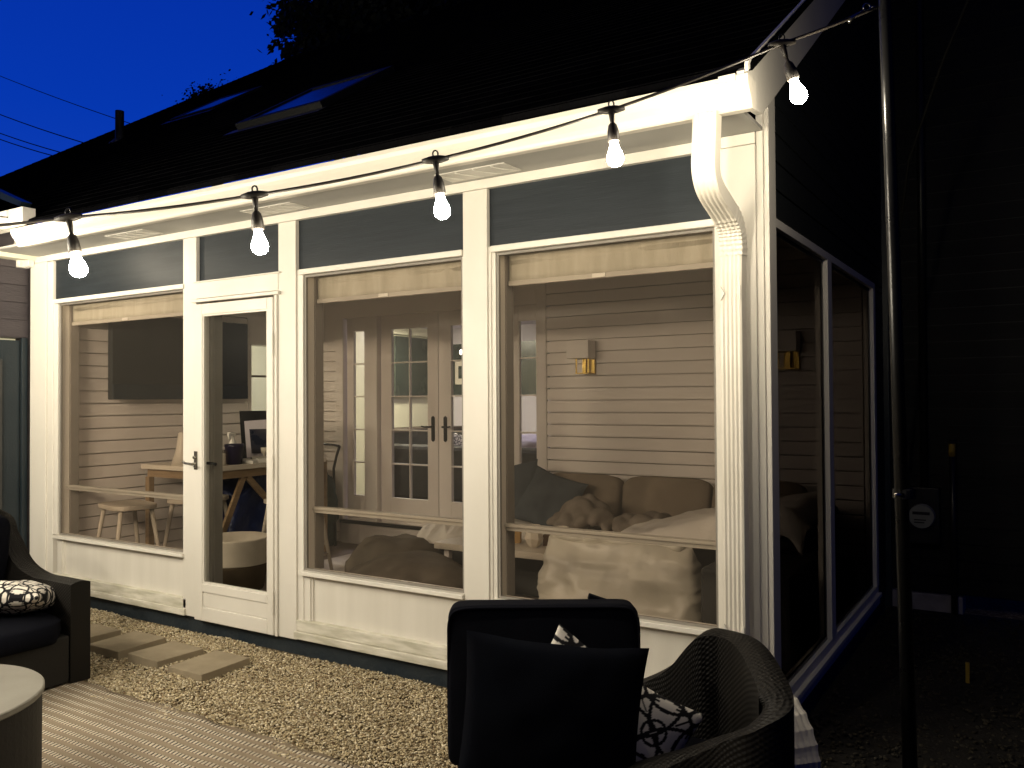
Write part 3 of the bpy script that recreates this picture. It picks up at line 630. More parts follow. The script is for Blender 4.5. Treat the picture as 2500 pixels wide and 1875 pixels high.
bx('crown_moulding', M['cream_wall'], house, (-6.995,-6.94,YB+.2,6.85,2.47,2.53), bevel=.004)
# left-hand window room (kitchen of the wing)
bx('wing_room_wall', M['cream_wall'], house, (-8.3,-8.2,-2.4,YB+1.5,.1,2.7), (-8.2,-5.6,YB+1.4,YB+1.5,.1,2.7), (-8.2,-5.62,-2.3,-2.2,.1,2.7), bevel=0)
bx('wing_room_ceiling', M['cream_wall'], house, (-8.2,-5.62,-2.2,YB+1.4,2.62,2.66), bevel=0)
bx('wing_room_floor', M['room_floor'], house, (-8.2,-5.62,-2.2,YB+1.4,.05,.1), bevel=0)
# -- left wing: exterior wall x=-5.75, door, cornice
clap('wing_siding', M['siding_wing'], house, 'x', -5.75, -2.4, -.01, 2.02, 2.80, .135, 1)
bx('wing_wall_core', M['siding_wing'], house, (-5.90,-5.75,-2.4,.10,2.02,2.85), (-5.90,-5.75,-2.4,-1.2,.0,2.02), (-5.90,-5.75,-.02,.15,.0,2.02), bevel=0)
bx('wing_wall_core', M['siding_wing'], house, (-5.80,-5.61,.12,2.60,.0,2.62), bevel=0) if False else None
bx('wing_foundation', M['basement'], house, (-5.9,-5.74,-2.4,.0,-.02,.12), bevel=0)
wd = bx('wing_door', M['door_dark'], house, (-5.80,-5.762,-.20,-.055,.10,2.00), (-5.80,-5.762,-1.0,-.86,.10,2.00), (-5.80,-5.762,-.86,-.20,.10,.70), (-5.80,-5.762,-.86,-.20,1.85,2.00), bevel=.004)
bx('door_bead', M['flash'], wd, (-5.762,-5.745,-.215,-.195,.70,1.85), (-5.775,-5.755,-.86,-.215,1.38,1.395), (-5.775,-5.755,-.86,-.215,1.08,1.095), bevel=.002)
MB().box(-5.784,-5.780,-.86,-.21,.70,1.85).build('pane', M['glass'], wd)
bx('wing_door_frame', M['door_dark'], house, (-5.76,-5.735,-.055,-.012,.05,2.02), bevel=.003)
bx('wing_cornice', W_, house, (-6.3,-5.03,-.425,-.33,2.762,2.89), (-5.245,-5.235,-.432,-.425,2.775,2.885), bevel=.018)
bx('wing_fascia', W_, house, (-8.0,-5.60,-.115,.0,2.70,2.855), bevel=.003)
MB().prism([(-5.62,3.02),(-6.9,3.45),(-6.9,3.55),(-5.58,3.05)],'y',-.14,-.06).build('wing_rake', M['door_dark'], house)
MB().add([(-5.5,-.2,3.06),(-5.5,-2.6,3.06),(-8.5,-2.6,5.2),(-8.5,.3,5.2)],[(0,1,2,3)]).build('wing_roof', M['shingle'], house) if False else None

# ================================================================== STRING LIGHTS
J = [(-2.338,-1.645,2.267),(-1.7,-1.244,2.354),(-1.079,-.856,2.492),(-.474,-.479,2.689),(.114,-.114,2.953)]
B_ = [(-2.31,-1.623,2.078),(-1.686,-1.232,2.165),(-1.06,-.841,2.304),(-.464,-.469,2.512),(.164,-.079,2.76)]
J = [(-2.98,-2.048,2.21)]+J; B_ = [(-2.95,-2.03,2.03)]+B_
CP = Vector((.982,-3.557,1.525)); nr = lambda p: tuple(CP+(Vector(p)-CP)*.8235)
J = [nr(q) for q in J]; B_ = [nr(q) for q in B_]
def string(name, label, J, B_, ends, bm='bulb'):
    st = thing(name, label, 'string lights', J[-1])
    pts = []
    full = [ends[0]]+J+[ends[1]]
    for a, b_ in zip(full[:-1], full[1:]):
        a = Vector(a); b_ = Vector(b_)
        for k in range(8):
            t = k/8; p = a.lerp(b_, t); p.z -= .008*4*t*(1-t)*((b_-a).length/.73); pts.append(p)
    pts.append(Vector(full[-1]))
    MB().tube(pts, .0055, 8).build('cord', M['cable'], st, smooth=True)
    for j, b_ in zip(J, B_):
        j = Vector(j); b_ = Vector(b_); d = (b_-j); L = d.length; dn = d.normalized()
        along = Vector((.846, .533, .12))
        MB().tube([j-along*.045, j-along*.018, j, j+along*.018, j+along*.045], [.007, .013, .014, .013, .007], 10).tube([j, j+dn*.035, j+dn*.05], [.012, .008, .006], 10).build('junction', M['cable'], st, smooth=True)
        MB().tube([j+Vector((0,0,.010))+Vector((.846*math.cos(a)*.009,.533*math.cos(a)*.009,.009+math.sin(a)*.012)) for a in [q*math.pi/5-.3 for q in range(0, 8)]], .003, 6).build('hook', M['black_metal'], st, smooth=True)
        s0 = j+dn*(L-.105)
        sk = MB().tube([j+dn*.04, s0, s0+dn*.01, s0+dn*.03, s0+dn*.062, s0+dn*.066], [.0048, .0055, .014, .019, .021, .017], 14).build('socket', M['cable'], st, smooth=True)
        q0 = s0+dn*.064
        prf = [(0,.012),(.012,.0135),(.028,.019),(.044,.0255),(.058,.028),(.070,.0255),(.080,.017),(.085,.004)]
        MB().tube([q0+dn*a for a, r_ in prf], [r_ for a, r_ in prf], 16).build('bulb', M[bm], sk, smooth=True)
    return st
st1 = string('string_lights', 'black cord of glowing warm bulbs strung in front of the gutter up to the pole', J, B_, (nr((-3.62,-2.45,2.30)), nr((.443,.091,3.098))))
st2 = string('string_lights', 'short cord with one lit bulb at the far left gutter end', [(-5.02,-.66,2.79)], [(-5.02,-.66,2.60)], ((-4.9,-1.8,2.86), (-5.45,-.16,2.90)))

J3 = [(-5.1+.55*k, -1.7-.36*k, 2.36-.03*k*(5-k)*.4) for k in range(6)]  # extra strand out of view, added to even the wash of light on the facade
st3 = string('string_lights', 'added unseen strand of brighter warm bulbs at far left, evening the light on the facade', J3, [(a, b2, c-.19) for a, b2, c in J3], ((-5.72,-1.25,2.5), (-1.5,-4.1,2.5)), 'bulb_fill')

# pole with round base and clip
PB = Vector((.598,-.472,0))
pole = thing('light_pole', 'tall shiny black pole on a round base right of the porch corner', 'pole', tuple(PB))
MB().tube([PB+Vector((0,-.0,.04)), nr((.487,.142,1.9)), nr((.4685,.098,3.2)), nr((.455,.07,4.1))], [.024,.0205,.020,.019], 20).build('mast', M['pole_gloss'], pole, smooth=True)
MB().lathe([(.25,0),(.25,.03),(.23,.045),(.05,.055)], tuple(PB), 40).build('base_plate', M['black_metal'], pole, smooth=False)
q_ = Vector(nr((.505,.177,1.11))); MB().lathe([(.036,0),(.036,.03),(.027,.035)], tuple(q_), 20).build('collar', M['black_metal'], pole)
MB().tube([q_+Vector((0,-.03,.015)), q_+Vector((-.02,-.062,.015))], .007, 10).build('knob', M['chrome'], pole, smooth=True)
cl = MB(); base_ = Vector(nr((.443,.091,3.098)))
ring = lambda c, r1, n=16: [c+rt*r1*math.cos(a)+Vector((0,0,1))*r1*1.0*math.sin(a) for a in [2*math.pi*k/n for k in range(n+1)]]
cl.tube(ring(base_+rt*-.035, .012), .0025, 8, cap=False)
cl.tube([base_+rt*.02, base_+rt*.0, base_+rt*-.02], .0035, 8)
cl.tube([base_+rt*-.045+Vector((0,0,-.01)), base_+rt*-.07+Vector((0,0,-.025)), base_+rt*-.085+Vector((0,0,-.035)), base_+rt*-.095+Vector((0,0,-.05))], [.003,.005,.007,.005], 8)
o = cl.build('snap_hook', M['chrome'], None, smooth=True); tag(o, 'small chrome snap hook clipping the light cord to the black pole', 'hook')

# ================================================================== SMALL THINGS ON THE HOUSE
o = thing('flood_sensor', 'small white junction box with sensor under the soffit at the left corner', 'sensor', (-5.78,-.06,2.60))
bx('housing', M['plastic'], o, (-5.85,-5.70,-.10,-.013,2.565,2.69), bevel=.008)
bx('lens', M['ceramic'], o, (-5.81,-5.745,-.108,-.10,2.60,2.65), bevel=.003)
bx('mount', M['plastic'], o, (-5.70,-5.64,-.06,-.013,2.57,2.67), bevel=.004)

mt = thing('electric_meter', 'round glass electric meter on the dark wall beyond the pole', 'meter', (.26,3.0,.70))
bx('meter_box', M['black_metal'], mt, (.15,.37,2.99,3.085,.48,.88), bevel=.01)
MB().tube([(.26,2.99,.68),(.26,2.93,.68)], [.085,.080], 28).build('dial_cover', M['meter_face'], mt)
MB().box(.205,.315,2.922,2.928,.695,.715).box(.215,.29,2.922,2.928,.655,.662).box(.215,.28,2.922,2.928,.637,.644).build('display', M['black_metal'], mt)
cn = thing('conduit', 'dark vertical conduit with a yellow band on the right hand wall', 'pipe', (.45,3.03,0))
MB().tube([(.45,3.03,-.02),(.45,3.03,1.22)], .022, 14).build('pipe', M['black_metal'], cn, smooth=True)
MB().tube([(.45,3.03,1.10),(.45,3.03,1.19)], .0235, 14).build('tape_band', M['yellow'], cn, smooth=True)
cn = thing('conduit', 'plain dark service conduit rising from the electric meter', 'pipe', (.26,3.03,.88))
MB().tube([(.27,3.03,.88),(.29,3.03,5.8)], .026, 14).build('pipe', M['black_metal'], cn, smooth=True)
o = MB().tube([(.72,.966,3.42),(.60,1.08,3.20),(.50,1.2,2.98),(.40,1.36,2.78),(.3,1.6,2.3),(.2,2.2,1.3)], .007, 8).build('guy_rope', M['rope_dark'], None, smooth=True); tag(o, 'thin dark rope slanting down at the upper right beside the pole', 'rope')
o = MB().box(.62,.64,1.5,1.52,0,.11).build('marker_stake', M['yellow'], None, bevel=.003); tag(o, 'short yellow marker stake in the dark gravel at right', 'stake')
# ribbed downspout extension right of the wicker chair
ex = thing('drain_hose', 'white ribbed downspout extension curling down right of the wicker chair', 'drain pipe', (.2,-.4,0))
pp = bez((.03,-.30,.42),(.17,-.38,.40),(.235,-.44,.30),(.235,-.43,.17),24)
ho = spout('ribbed_elbow', pp, (.80,.60,0), lambda i: i % 3 == 0, ex, .105, .075)
spout('straight_pipe', [(.234,-.43,.175),(.232,-.43,.08),(.232,-.43,.005)], (.80,.60,0), lambda i: False, ex, .098, .07)

# ================================================================== PORCH CONTENTS
tv = thing('television', 'large dark covered television on the left porch wall', 'television', (-5.4,1.1,1.535))
bx('screen_cover', M['screen_black'], tv, (-5.36,-5.30,.42,1.78,1.535,2.235), bevel=.006)
bx('lower_flap', M['door_dark'], tv, (-5.302,-5.292,.425,1.775,1.536,1.66), bevel=.003)
bx('wall_bracket', M['black_metal'], tv, (-5.45,-5.36,.95,1.25,1.7,2.0))

tb = thing('bar_table', 'tall white topped table with crossed pine legs against the left porch wall', 'table', (-4.92,1.35,.10))
bx('tabletop', M['ceramic'], tb, (-5.34,-4.50,.70,1.99,.962,1.0), bevel=.004)
bx('apron', M['wood'], tb, (-5.30,-4.53,.735,.755,.895,.962), (-5.30,-4.53,1.935,1.955,.895,.962), (-4.55,-4.53,.755,1.935,.895,.962), bevel=.002)
for x, y in ((-5.29,.75),(-5.29,1.94)):
    MB().beam((x,y,.10),(x,y,.895),.05,.05).build('leg', M['wood'], tb, bevel=.003)
for ya, yb_ in ((1.10,.72),(1.14,1.95)):
    MB().beam((-4.56,ya,.895),(-4.56,yb_,.10 if yb_ < 1 else .10),.05,.028,(1,0,0)).build('leg', M['wood'], tb, bevel=.003)
MB().beam((-4.56,1.93,.895),(-4.56,1.93,.10),.04,.03).build('leg', M['wood'], tb, bevel=.003)

def stool(loc, rot, label, sx=.34, sy=.46):
    t = thing('stool', label, 'stool', loc, rot, 'whitewashed stools round the bar table')
    m_ = MB()
    n = 28; a_ = [(math.copysign(abs(math.cos(q))**.5, math.cos(q))*sx/2, math.copysign(abs(math.sin(q))**.5, math.sin(q))*sy/2) for q in [2*math.pi*k/n for k in range(n)]]
    m_.prism(a_, 'z', .60, .635); m_.build('seat', M['stool'], t, bevel=.008, world=False)
    for a, b2 in ((-1,-1),(1,-1),(1,1),(-1,1)):
        MB().tube([(a*sx*.33, b2*sy*.36, .605), (a*sx*.58, b2*sy*.50, .0)], [.017, .014], 12).build('leg', M['stool'], t, smooth=True, world=False)
    for z, k in ((.16,.545),(.24,.47)):
        kk = .58-(.25*z/.6); ky = .50-(.14*z/.6)
        if z < .2:
            MB().tube([(-sx*kk,-sy*ky,z),(-sx*kk,sy*ky,z)], .010, 10).build('rung', M['stool'], t, smooth=True, world=False)
            MB().tube([(sx*kk,-sy*ky,z),(sx*kk,sy*ky,z)], .010, 10).build('rung', M['stool'], t, smooth=True, world=False)
        else:
            MB().tube([(-sx*kk,-sy*ky,z),(sx*kk,-sy*ky,z)], .010, 10).build('rung', M['stool'], t, smooth=True, world=False)
            MB().tube([(-sx*kk,sy*ky,z),(sx*kk,sy*ky,z)], .010, 10).build('rung', M['stool'], t, smooth=True, world=False)
    return t
s1 = stool((-5.0,.36,.10), R(78), 'whitewashed wooden stool at the left end of the bar table, whole in the left window')
dup(s1, (-4.86,.90,.10), R(10), 'whitewashed stool half hidden behind the post beside the porch door')
dup(s1, (-4.15,1.27,.10), R(4), 'whitewashed stool on the door side of the bar table behind the rope basket')
# basket
bk = thing('rope_basket', 'round rope basket white above and brown below inside the porch door', 'basket', (-4.20,.72,.10))
def basket(name, mat, prof):
    m_ = MB(); m_.lathe(prof, (-4.20,.72,.10), 48, 1.0, 1.0); o = m_.build(name, mat, bk, smooth=True); return o
ribs = lambda z0, z1, r0, r1, n: [(r0+(r1-r0)*k/n+.004*abs(math.sin(k*math.pi/2)), z0+(z1-z0)*k/n) for k in range(n+1)]
basket('base', M['rope_brown'], [(.0,0.0)]+ribs(.0,.20,.205,.247,14)+[(.237,.20),(.19,.02),(0,.02)])
o = basket('rim', M['rope_white'], ribs(.20,.385,.250,.255,22)+[(.25,.392),(.238,.388),(.232,.202)])
MB().tube([(-4.20+.0,.72-.262,.10+.26),(-4.17,.72-.275,.10+.24),(-4.165,.72-.27,.10+.20)],.006,6).build('tag', M['rope_white'], bk)
# things on the table (top 1.0)
def small(name, label, cat, mat, prof, loc, n=20, grp=None, sq=None, smooth=True):
    m_ = MB(); m_.lathe(prof, (0,0,0), n); o = m_.build(name, mat, None, smooth=smooth); o.location = loc; tag(o, label, cat, grp); return o
small('planter_pot', 'dark navy pot with pale rim on the bar table', 'pot', M['navy_pot'], [(0,0),(.062,0),(.075,.14),(.078,.145),(.078,.165),(.068,.165),(.06,.03),(0,.03)], (-4.62,1.06,1.0))
o = thing('spray_bottle', 'white trigger spray bottle standing behind the navy pot', 'bottle', (-4.76,1.16,1.0))
MB().lathe([(0,0),(.035,0),(.036,.13),(.03,.17),(.014,.20),(.014,.225)], (-4.76,1.16,1.0), 18).build('bottle', M['plastic'], o, smooth=True)
bx('trigger_head', M['plastic'], o, (-4.785,-4.74,1.12,1.18,1.225,1.255), (-4.75,-4.735,1.10,1.12,1.20,1.25), bevel=.004)
o = thing('pill_bottle', 'small dark bottle with white label near the inner door handle', 'bottle', (-4.60,.83,1.0))
MB().lathe([(0,0),(.034,0),(.034,.09),(.018,.11),(.018,.14),(0,.14)], (-4.60,.83,1.0), 18).build('bottle', M['brown_box'], o, smooth=True)
MB().lathe([(.0352,.012),(.0352,.085)], (-4.60,.83,1.0), 18).build('paper_label', M['plastic'], o, smooth=True)
o = thing('glass_jar', 'clear glass jar with lid between dark bottle and navy pot', 'jar', (-4.62,.93,1.0))
MB().lathe([(0,0),(.036,0),(.038,.02),(.038,.09),(.03,.10)], (-4.62,.93,1.0), 18).build('jar', M['ceramic'], o, smooth=True)
MB().lathe([(0,.10),(.031,.10),(.031,.125),(0,.125)], (-4.62,.93,1.0), 18).build('lid', M['chrome'], o, smooth=True)
small('pink_bottle', 'little pink bottle left of the navy pot', 'bottle', M['pink'], [(0,0),(.022,0),(.022,.075),(.01,.095),(.01,.11),(0,.11)], (-4.70,1.0,1.0))
for i, (x, y, r_) in enumerate([(-4.60,1.20,12),(-4.58,1.30,-20)]):
    m_ = MB(); m_.box(-.07,.07,-.05,.05,0,.03+.012*i); o = m_.build('paper_packet', M['plastic'], None, bevel=.006); o.location = (x,y,1.001); o.rotation_euler = (0,R(6),R(r_)); tag(o, ['crumpled white paper packet right beside the navy pot', 'folded white packet in front of the leaning picture frame'][i], 'packet', 'packets on the bar table')
small('white_cone', 'white cone shaped lamp base at the left end of the bar table', 'ornament', M['ceramic'], [(0,0),(.09,0),(.05,.12),(.03,.26),(0,.27)], (-4.96,.82,1.0))
pf = thing('picture_frame', 'black framed night picture with pale mat leaning at the back of the bar table', 'picture', (-4.95,1.55,1.0))
def slab(name, mat, a, b_, z0, z1, t, off, par):
    # leaning panel between plan points a,b from z0 to z1 with lean
    a = Vector((*a, z0)); b_ = Vector((*b_, z0)); lean = Vector((-.10, .05, 0)); nrm = Vector((b_.y-a.y, a.x-b_.x, 0)).normalized()
    A, B2 = a+nrm*off, b_+nrm*off; C2, D2 = B2+Vector((0,0,z1-z0))+lean, A+Vector((0,0,z1-z0))+lean
    vs = [A,B2,C2,D2]+[q+nrm*t for q in (A,B2,C2,D2)]
    return MB().add(vs, [(3,2,1,0),(4,5,6,7),(0,1,5,4),(1,2,6,5),(2,3,7,6),(3,0,4,7)]).build(name, mat, par)
slab('frame', M['black_metal'], (-4.83,1.32), (-4.52,1.72), 1.0, 1.43, .02, 0, pf)
slab('mat', M['lilac_wall'], (-4.808,1.348), (-4.54,1.692), 1.03, 1.40, .004, .021, pf)
slab('print', M['photo_art'], (-4.785,1.378), (-4.565,1.66), 1.065, 1.365, .003, .0262, pf)
gob = small('glass_goblet', 'small glass goblet in front of the leaning picture', 'glass', M['ceramic'], [(0,0),(.03,.0),(.006,.01),(.006,.05),(.03,.08),(.034,.12),(.028,.12),(.02,.08),(0,.065)], (-4.62,1.38,1.0)); 
# blue bag under the table
def blob(name, mat, label, cat, c, s, seed, amp=.12, fr=2.2, nu=48, nv=28, parent=None, zmin=None, sq=2.0, grp=None):
    def fn(u, v):
        th = 2*math.pi*u; ph = math.pi*(v-.5); cx, cy = math.cos(th)*math.cos(ph), math.sin(th)*math.cos(ph); cz = math.sin(ph)
        e_ = 2/sq; f_ = lambda q: math.copysign(abs(q)**e_, q)
        p = Vector((f_(cx), f_(cy), f_(cz))); k = 1+amp*fbm((cx+seed, cy, cz), fr, 4)
        q = Vector((c[0]+p.x*s[0]*k, c[1]+p.y*s[1]*k, c[2]+p.z*s[2]*k))
        if zmin is not None: q.z = max(q.z, zmin)
        return q
    o = grid(name, mat, parent, fn, nu, nv, closed_u=True)
    if label: tag(o, label, cat, grp)
    return o
blob('nylon_bag', M['blue_bag'], 'dark blue nylon bag hanging under the bar table', 'bag', (-4.86,1.45,.55), (.20,.34,.37), 3, .5, 1.6, sq=2.6)
blob('cloth_bag', M['green_bag'], 'dark green cloth bag slumped beside the wooden sign board', 'bag', (-4.95,2.38,.45), (.13,.17,.36), 9, .35, 2.0)
# leaning sign board SUNSET
sb = thing('sign_board', 'tall wooden board with the word SUNSET standing behind the bar table', 'sign', (-4.75,2.12,.10))
A0 = Vector((-4.98,2.06,.10)); B0 = Vector((-4.72,2.22,.10)); 
dirb = (B0-A0).normalized(); nb = Vector((dirb.y, -dirb.x, 0))
def board(name, mat, s0, s1, z0, z1, t0, t1):
    vs = [A0+dirb*s+nb*t+Vector((0,0,z-.10)) for z in (z0, z1) for s, t in ((s0,t0),(s1,t0),(s1,t1),(s0,t1))]
    return MB().add(vs, [(0,1,2,3),(7,6,5,4),(0,4,5,1),(1,5,6,2),(2,6,7,3),(3,7,4,0)]).build(name, mat, sb)
board('board', M['wood_board'], 0, .305, .10, .955, 0, .02)
board('edge_strip', M['yellow_wood'] if 'yellow_wood' in M else M['wood'], .25, .305, .10, .955, .0205, .032)
fc = bpy.data.curves.new('letters', 'FONT'); fc.body = 'SUNSET'; fc.size = .17; fc.extrude = .002; fc.space_character = 1.0
fo = bpy.data.objects.new('tmp', fc); col_link(fo); bpy.context.view_layer.update()
dg = bpy.context.evaluated_depsgraph_get(); me = bpy.data.meshes.new_from_object(fo.evaluated_get(dg)); bpy.data.objects.remove(fo)
me.materials.append(M['letters']); lo = bpy.data.objects.new('lettering', me); col_link(lo); lo.parent = sb
mw = Matrix.Identity(4); xax = Vector((0,0,1)); zax = nb; yax = zax.cross(xax)
mw = Matrix((xax, yax, zax)).transposed().to_4x4(); mw.translation = A0+dirb*.225+nb*.0235+Vector((0,0,.30)) - Vector(sb.location)
lo.matrix_local = mw
# dark stand behind the table corner
cs = thing('metal_stand', 'dark curved metal stand near the back wall beside the bar table', 'stand', (-4.9,2.45,.1))
MB().tube([(-5.15,2.40,1.10),(-4.86,2.46,1.08),(-4.80,2.47,1.07)], .012, 8).tube([(-4.80,2.47,1.07),(-4.84,2.47,.98),(-4.87,2.46,.85),(-4.86,2.46,.6),(-4.85,2.46,.1)], .013, 8).tube([(-5.15,2.40,1.10),(-5.15,2.40,.10)], .012, 8).build('frame', M['black_metal'], cs, smooth=True)

# sconce
sk = thing('wall_sconce', 'square fabric wall sconce on a brass bracket', 'wall lamp', (-2.2,2.6,1.83))
bx('lamp_shade', M['shade'] if 'shade' in M else M['inner_white'], sk, (-2.29,-2.09,2.47,2.60,1.845,1.99), bevel=.003)
bx('bracket', M['brass'], sk, (-2.21,-2.10,2.60,2.637,1.72,1.84), (-2.225,-2.105,2.50,2.60,1.72,1.728), (-2.225,-2.215,2.505,2.515,1.728,1.845), (-2.115,-2.105,2.505,2.515,1.728,1.845), (-2.18,-2.15,2.54,2.57,1.728,1.845), bevel=.001)

sk['label'] = 'pale square sconce on the back porch wall between the french door and the corner downspout'
dup(sk, (-.575,2.6,1.83), 0, 'brass sconce glimpsed through the dark side screen, right of the corner post')

# sofa along the back wall and the right wall
sf = thing('sofa', 'tan corner sofa with loose back cushions under the sconce', 'sofa', (-1.5,1.9,.1))
bx('base', M['dark_base'], sf, (-3.1,-.12,1.62,2.60,.10,.40), (-.60,-.12,.85,1.62,.10,.60), bevel=.02)
def cush(name, mat, parent, c, s, rz=0, rx=0, seed=0, sq=5, amp=.03, nu=40, nv=24):
    M3 = Matrix.Rotation(rz, 3, 'Z') @ Matrix.Rotation(rx, 3, 'X')
    def fn(u, v):
        th = 2*math.pi*u; ph = math.pi*(v-.5); e_ = 2/sq; f_ = lambda q: math.copysign(abs(q)**e_, q)
        cx, cy, cz = f_(math.cos(th))*f_(math.cos(ph)), f_(math.sin(th))*f_(math.cos(ph)), f_(math.sin(ph))
        k = 1+amp*fbm((cx*1.2+seed, cy, cz*1.2), 1.5, 3)
        bul = 1+.25*(1-cx*cx)*(1-cz*cz)*.6
        q = M3 @ Vector((cx*s[0]*k, cy*s[1]*bul*k, cz*s[2]*k)); return Vector(c)+q
    return grid(name, mat, parent, fn, nu, nv, closed_u=True)
cush('seat_cushion', M['sheet'], sf, (-2.35,2.02,.475), (.78,.42,.085), seed=1)
cush('seat_cushion', M['sheet'], sf, (-1.05,2.02,.475), (.62,.42,.085), seed=2)
cush('back_cushion', M['sofa_fabric'], sf, (-2.10,2.40,.735), (.335,.10,.185), 0, R(-12), 3)
cush('back_cushion', M['sofa_fabric'], sf, (-1.40,2.40,.735), (.345,.10,.19), R(2), R(-12), 4)
cush('back_cushion', M['sofa_fabric'], sf, (-.72,2.42,.745), (.33,.10,.19), 0, R(-12), 5)
cush('back_cushion', M['sofa_fabric'], sf, (-2.85,2.42,.72), (.33,.10,.18), 0, R(-12), 6)

def pillow_fn(w_, h_, t_, seed=0):
    def fn(u, v, side):
        a = 2*u-1; b_ = 2*v-1
        px = a*(1-.07*(1-b_*b_)); py = b_*(1-.07*(1-a*a))
        th = max(0, (1-a*a)*(1-b_*b_))**.42*t_/2
        th *= 1+.18*noise3((a*1.6+seed, b_*1.6, side), 1.3)
        return Vector((px*w_/2, side*th, py*h_/2+.01*noise3((a+seed, b_, 0), 1.5)))
    return fn
def patcol(u, v):
    # white petals and rings outlined in black
    n = 2.6; x, y = u*n, v*n
    best = 9
    fx, fy = x-math.floor(x)-.5, y-math.floor(y)-.5
    r_ = math.hypot(fx, fy)
    lw = .03
    if abs(r_-.115) < lw: best = 0
    for cx, cy in ((-.5,-.5),(.5,-.5),(-.5,.5),(.5,.5)):
        d = math.hypot(fx-cx, fy-cy)
        if abs(d-.60) < lw or abs(d-.20) < lw*.8: best = 0
    for cx, cy in ((-1,0),(1,0),(0,1),(0,-1)):
        if abs(math.hypot(fx-cx, fy-cy)-.74) < lw: best = 0
    if r_ > .15 and r_ < .36:
        a = math.atan2(fy, fx)
        if abs(((a/(math.pi/4)+.5) % 1)-.5)*r_*math.pi/4 < lw*.5: best = 0
    return (.006,.006,.008,1) if best == 0 else (.68,.64,.57,1)
def pillow(name, mat, label, cat, c, w_, h_, t_, rz, rx, ry, seed=0, col=None, n=36, grp=None):
    f_ = pillow_fn(w_, h_, t_, seed); M3 = Matrix.Rotation(rz, 3, 'Z') @ Matrix.Rotation(rx, 3, 'X') @ Matrix.Rotation(ry, 3, 'Y')
    vs = []; fs = []; cs = []
    for side in (-1, 1):
        for j in range(n+1):
            for i in range(n+1):
                vs.append(tuple(M3 @ f_(i/n, j/n, side))); cs.append(col(i/n, j/n) if col else (1,1,1,1))
    K = (n+1)**2
    for j in range(n):
        for i in range(n):
            a = j*(n+1)+i; fs.append((a, a+1, a+n+2, a+n+1)); fs.append((K+a+n+1, K+a+n+2, K+a+1, K+a))
    m_ = MB().add(vs, fs); o = m_.build(name, mat, None, smooth=True); o.location = c
    if col:
        a = o.data.color_attributes.new('col', 'FLOAT_COLOR', 'POINT'); a.data.foreach_set('color', np.array(cs, dtype=np.float32).ravel())
    tag(o, label, cat, grp); return o
pillow('throw_pillow', M['teal_fabric'], 'large dark teal pillow propped diagonally against the tan sofa cushion', 'pillow', (-2.25,2.10,.73), .50, .46, .17, R(4), R(-28), R(16), 1)
pillow('throw_pillow', M['teal_fabric'], 'darker teal pillow half hidden behind the window post', 'pillow', (-2.62,2.16,.78), .50, .46, .17, R(-10), R(-18), R(-12), 2)
# blankets: heaps of folded fleece
def heap(name, mat, label, cat, c, sx, sy, h_, seed, fr=3.0, folds=.5, rz=0, grp=None, n=90):
    cr, sr = math.cos(rz), math.sin(rz)
    def fn(u, v):
        a, b_ = 2*u-1, 2*v-1; r_ = min(1, math.hypot(a, b_)); edge = max(0, 1-r_**2.2)
        q = Vector((a*sx*6+seed, b_*sy*6, seed)); wx = noise.noise(q*.55)*1.2
        ridge = 1-abs(noise.noise(Vector((q.x*.6+wx, q.y*.6-wx, seed))*fr*.22))*1.9
        ridge2 = 1-abs(noise.noise(Vector((q.x*1.1-wx, q.y*1.1+wx, seed+5))*fr*.26))*1.8
        z = h_*edge**.6*(.55+folds*(.45*ridge+.22*ridge2))
        k = 1+.12*noise.noise(Vector((math.atan2(b_, a)*1.3, seed, 0)))
        x, y = a*sx*k, b_*sy*k
        return (c[0]+x*cr-y*sr, c[1]+x*sr+y*cr, c[2]+max(z, .0))
    o = grid(name, mat, None, fn, n, n); tag(o, label, cat, grp); return o
def folds(name, mat, label, cat, c, sx, sy, h_, seed, n=22, rr=(.035,.06), grp=None):
    rd = random.Random(seed); m_ = MB()
    for k in range(n):
        a = rd.uniform(0, 2*math.pi); q = rd.random()**.6; x0, y0 = math.cos(a)*sx*q*.8, math.sin(a)*sy*q*.8
        top = h_*(1-q**2)*rd.uniform(.5, 1.0); th = a+math.pi/2+rd.uniform(-.9, .9); L = rd.uniform(.12, .26); cv = rd.uniform(-3.0, 3.0); r0 = rd.uniform(*rr)
        pts = []; rs = []; x, y, t2 = x0-math.cos(th)*L/2, y0-math.sin(th)*L/2, th-cv*.5*.5
        for i_ in range(13):
            u = i_/12; pts.append((c[0]+x, c[1]+y, c[2]+max(.02, top*(math.sin(math.pi*(.12+.8*u))*.75+.25)))); rs.append(r0*(.15+math.sin(math.pi*(.05+.9*u))**.7))
            t2 += cv/12; x += math.cos(t2)*L/12; y += math.sin(t2)*L/12
        m_.tube(pts, rs, 12)
    o = m_.build(name, mat, None, smooth=True)
    rm = o.modifiers.new('r', 'REMESH'); rm.mode = 'VOXEL'; rm.voxel_size = .009; rm.use_smooth_shade = True
    sm_ = o.modifiers.new('s', 'SMOOTH'); sm_.iterations = 6; sm_.factor = .6
    tag(o, label, cat, grp); return o
folds('fleece_blanket', M['blanket'], 'crumpled taupe fleece blanket heaped in front of the teal pillow', 'blanket', (-1.86,1.94,.575), .30, .22, .20, 5, 34)
folds('fleece_blanket', M['blanket'], 'flatter taupe blanket spread to the right along the sofa seat', 'blanket', (-1.40,1.98,.565), .36, .20, .13, 9, 30)
heap('sofa_throw', M['sheet'], 'pale crumpled throw over the left end of the sofa', 'throw', (-2.88,1.72,.44), .34, .26, .16, 21, 5, .7)
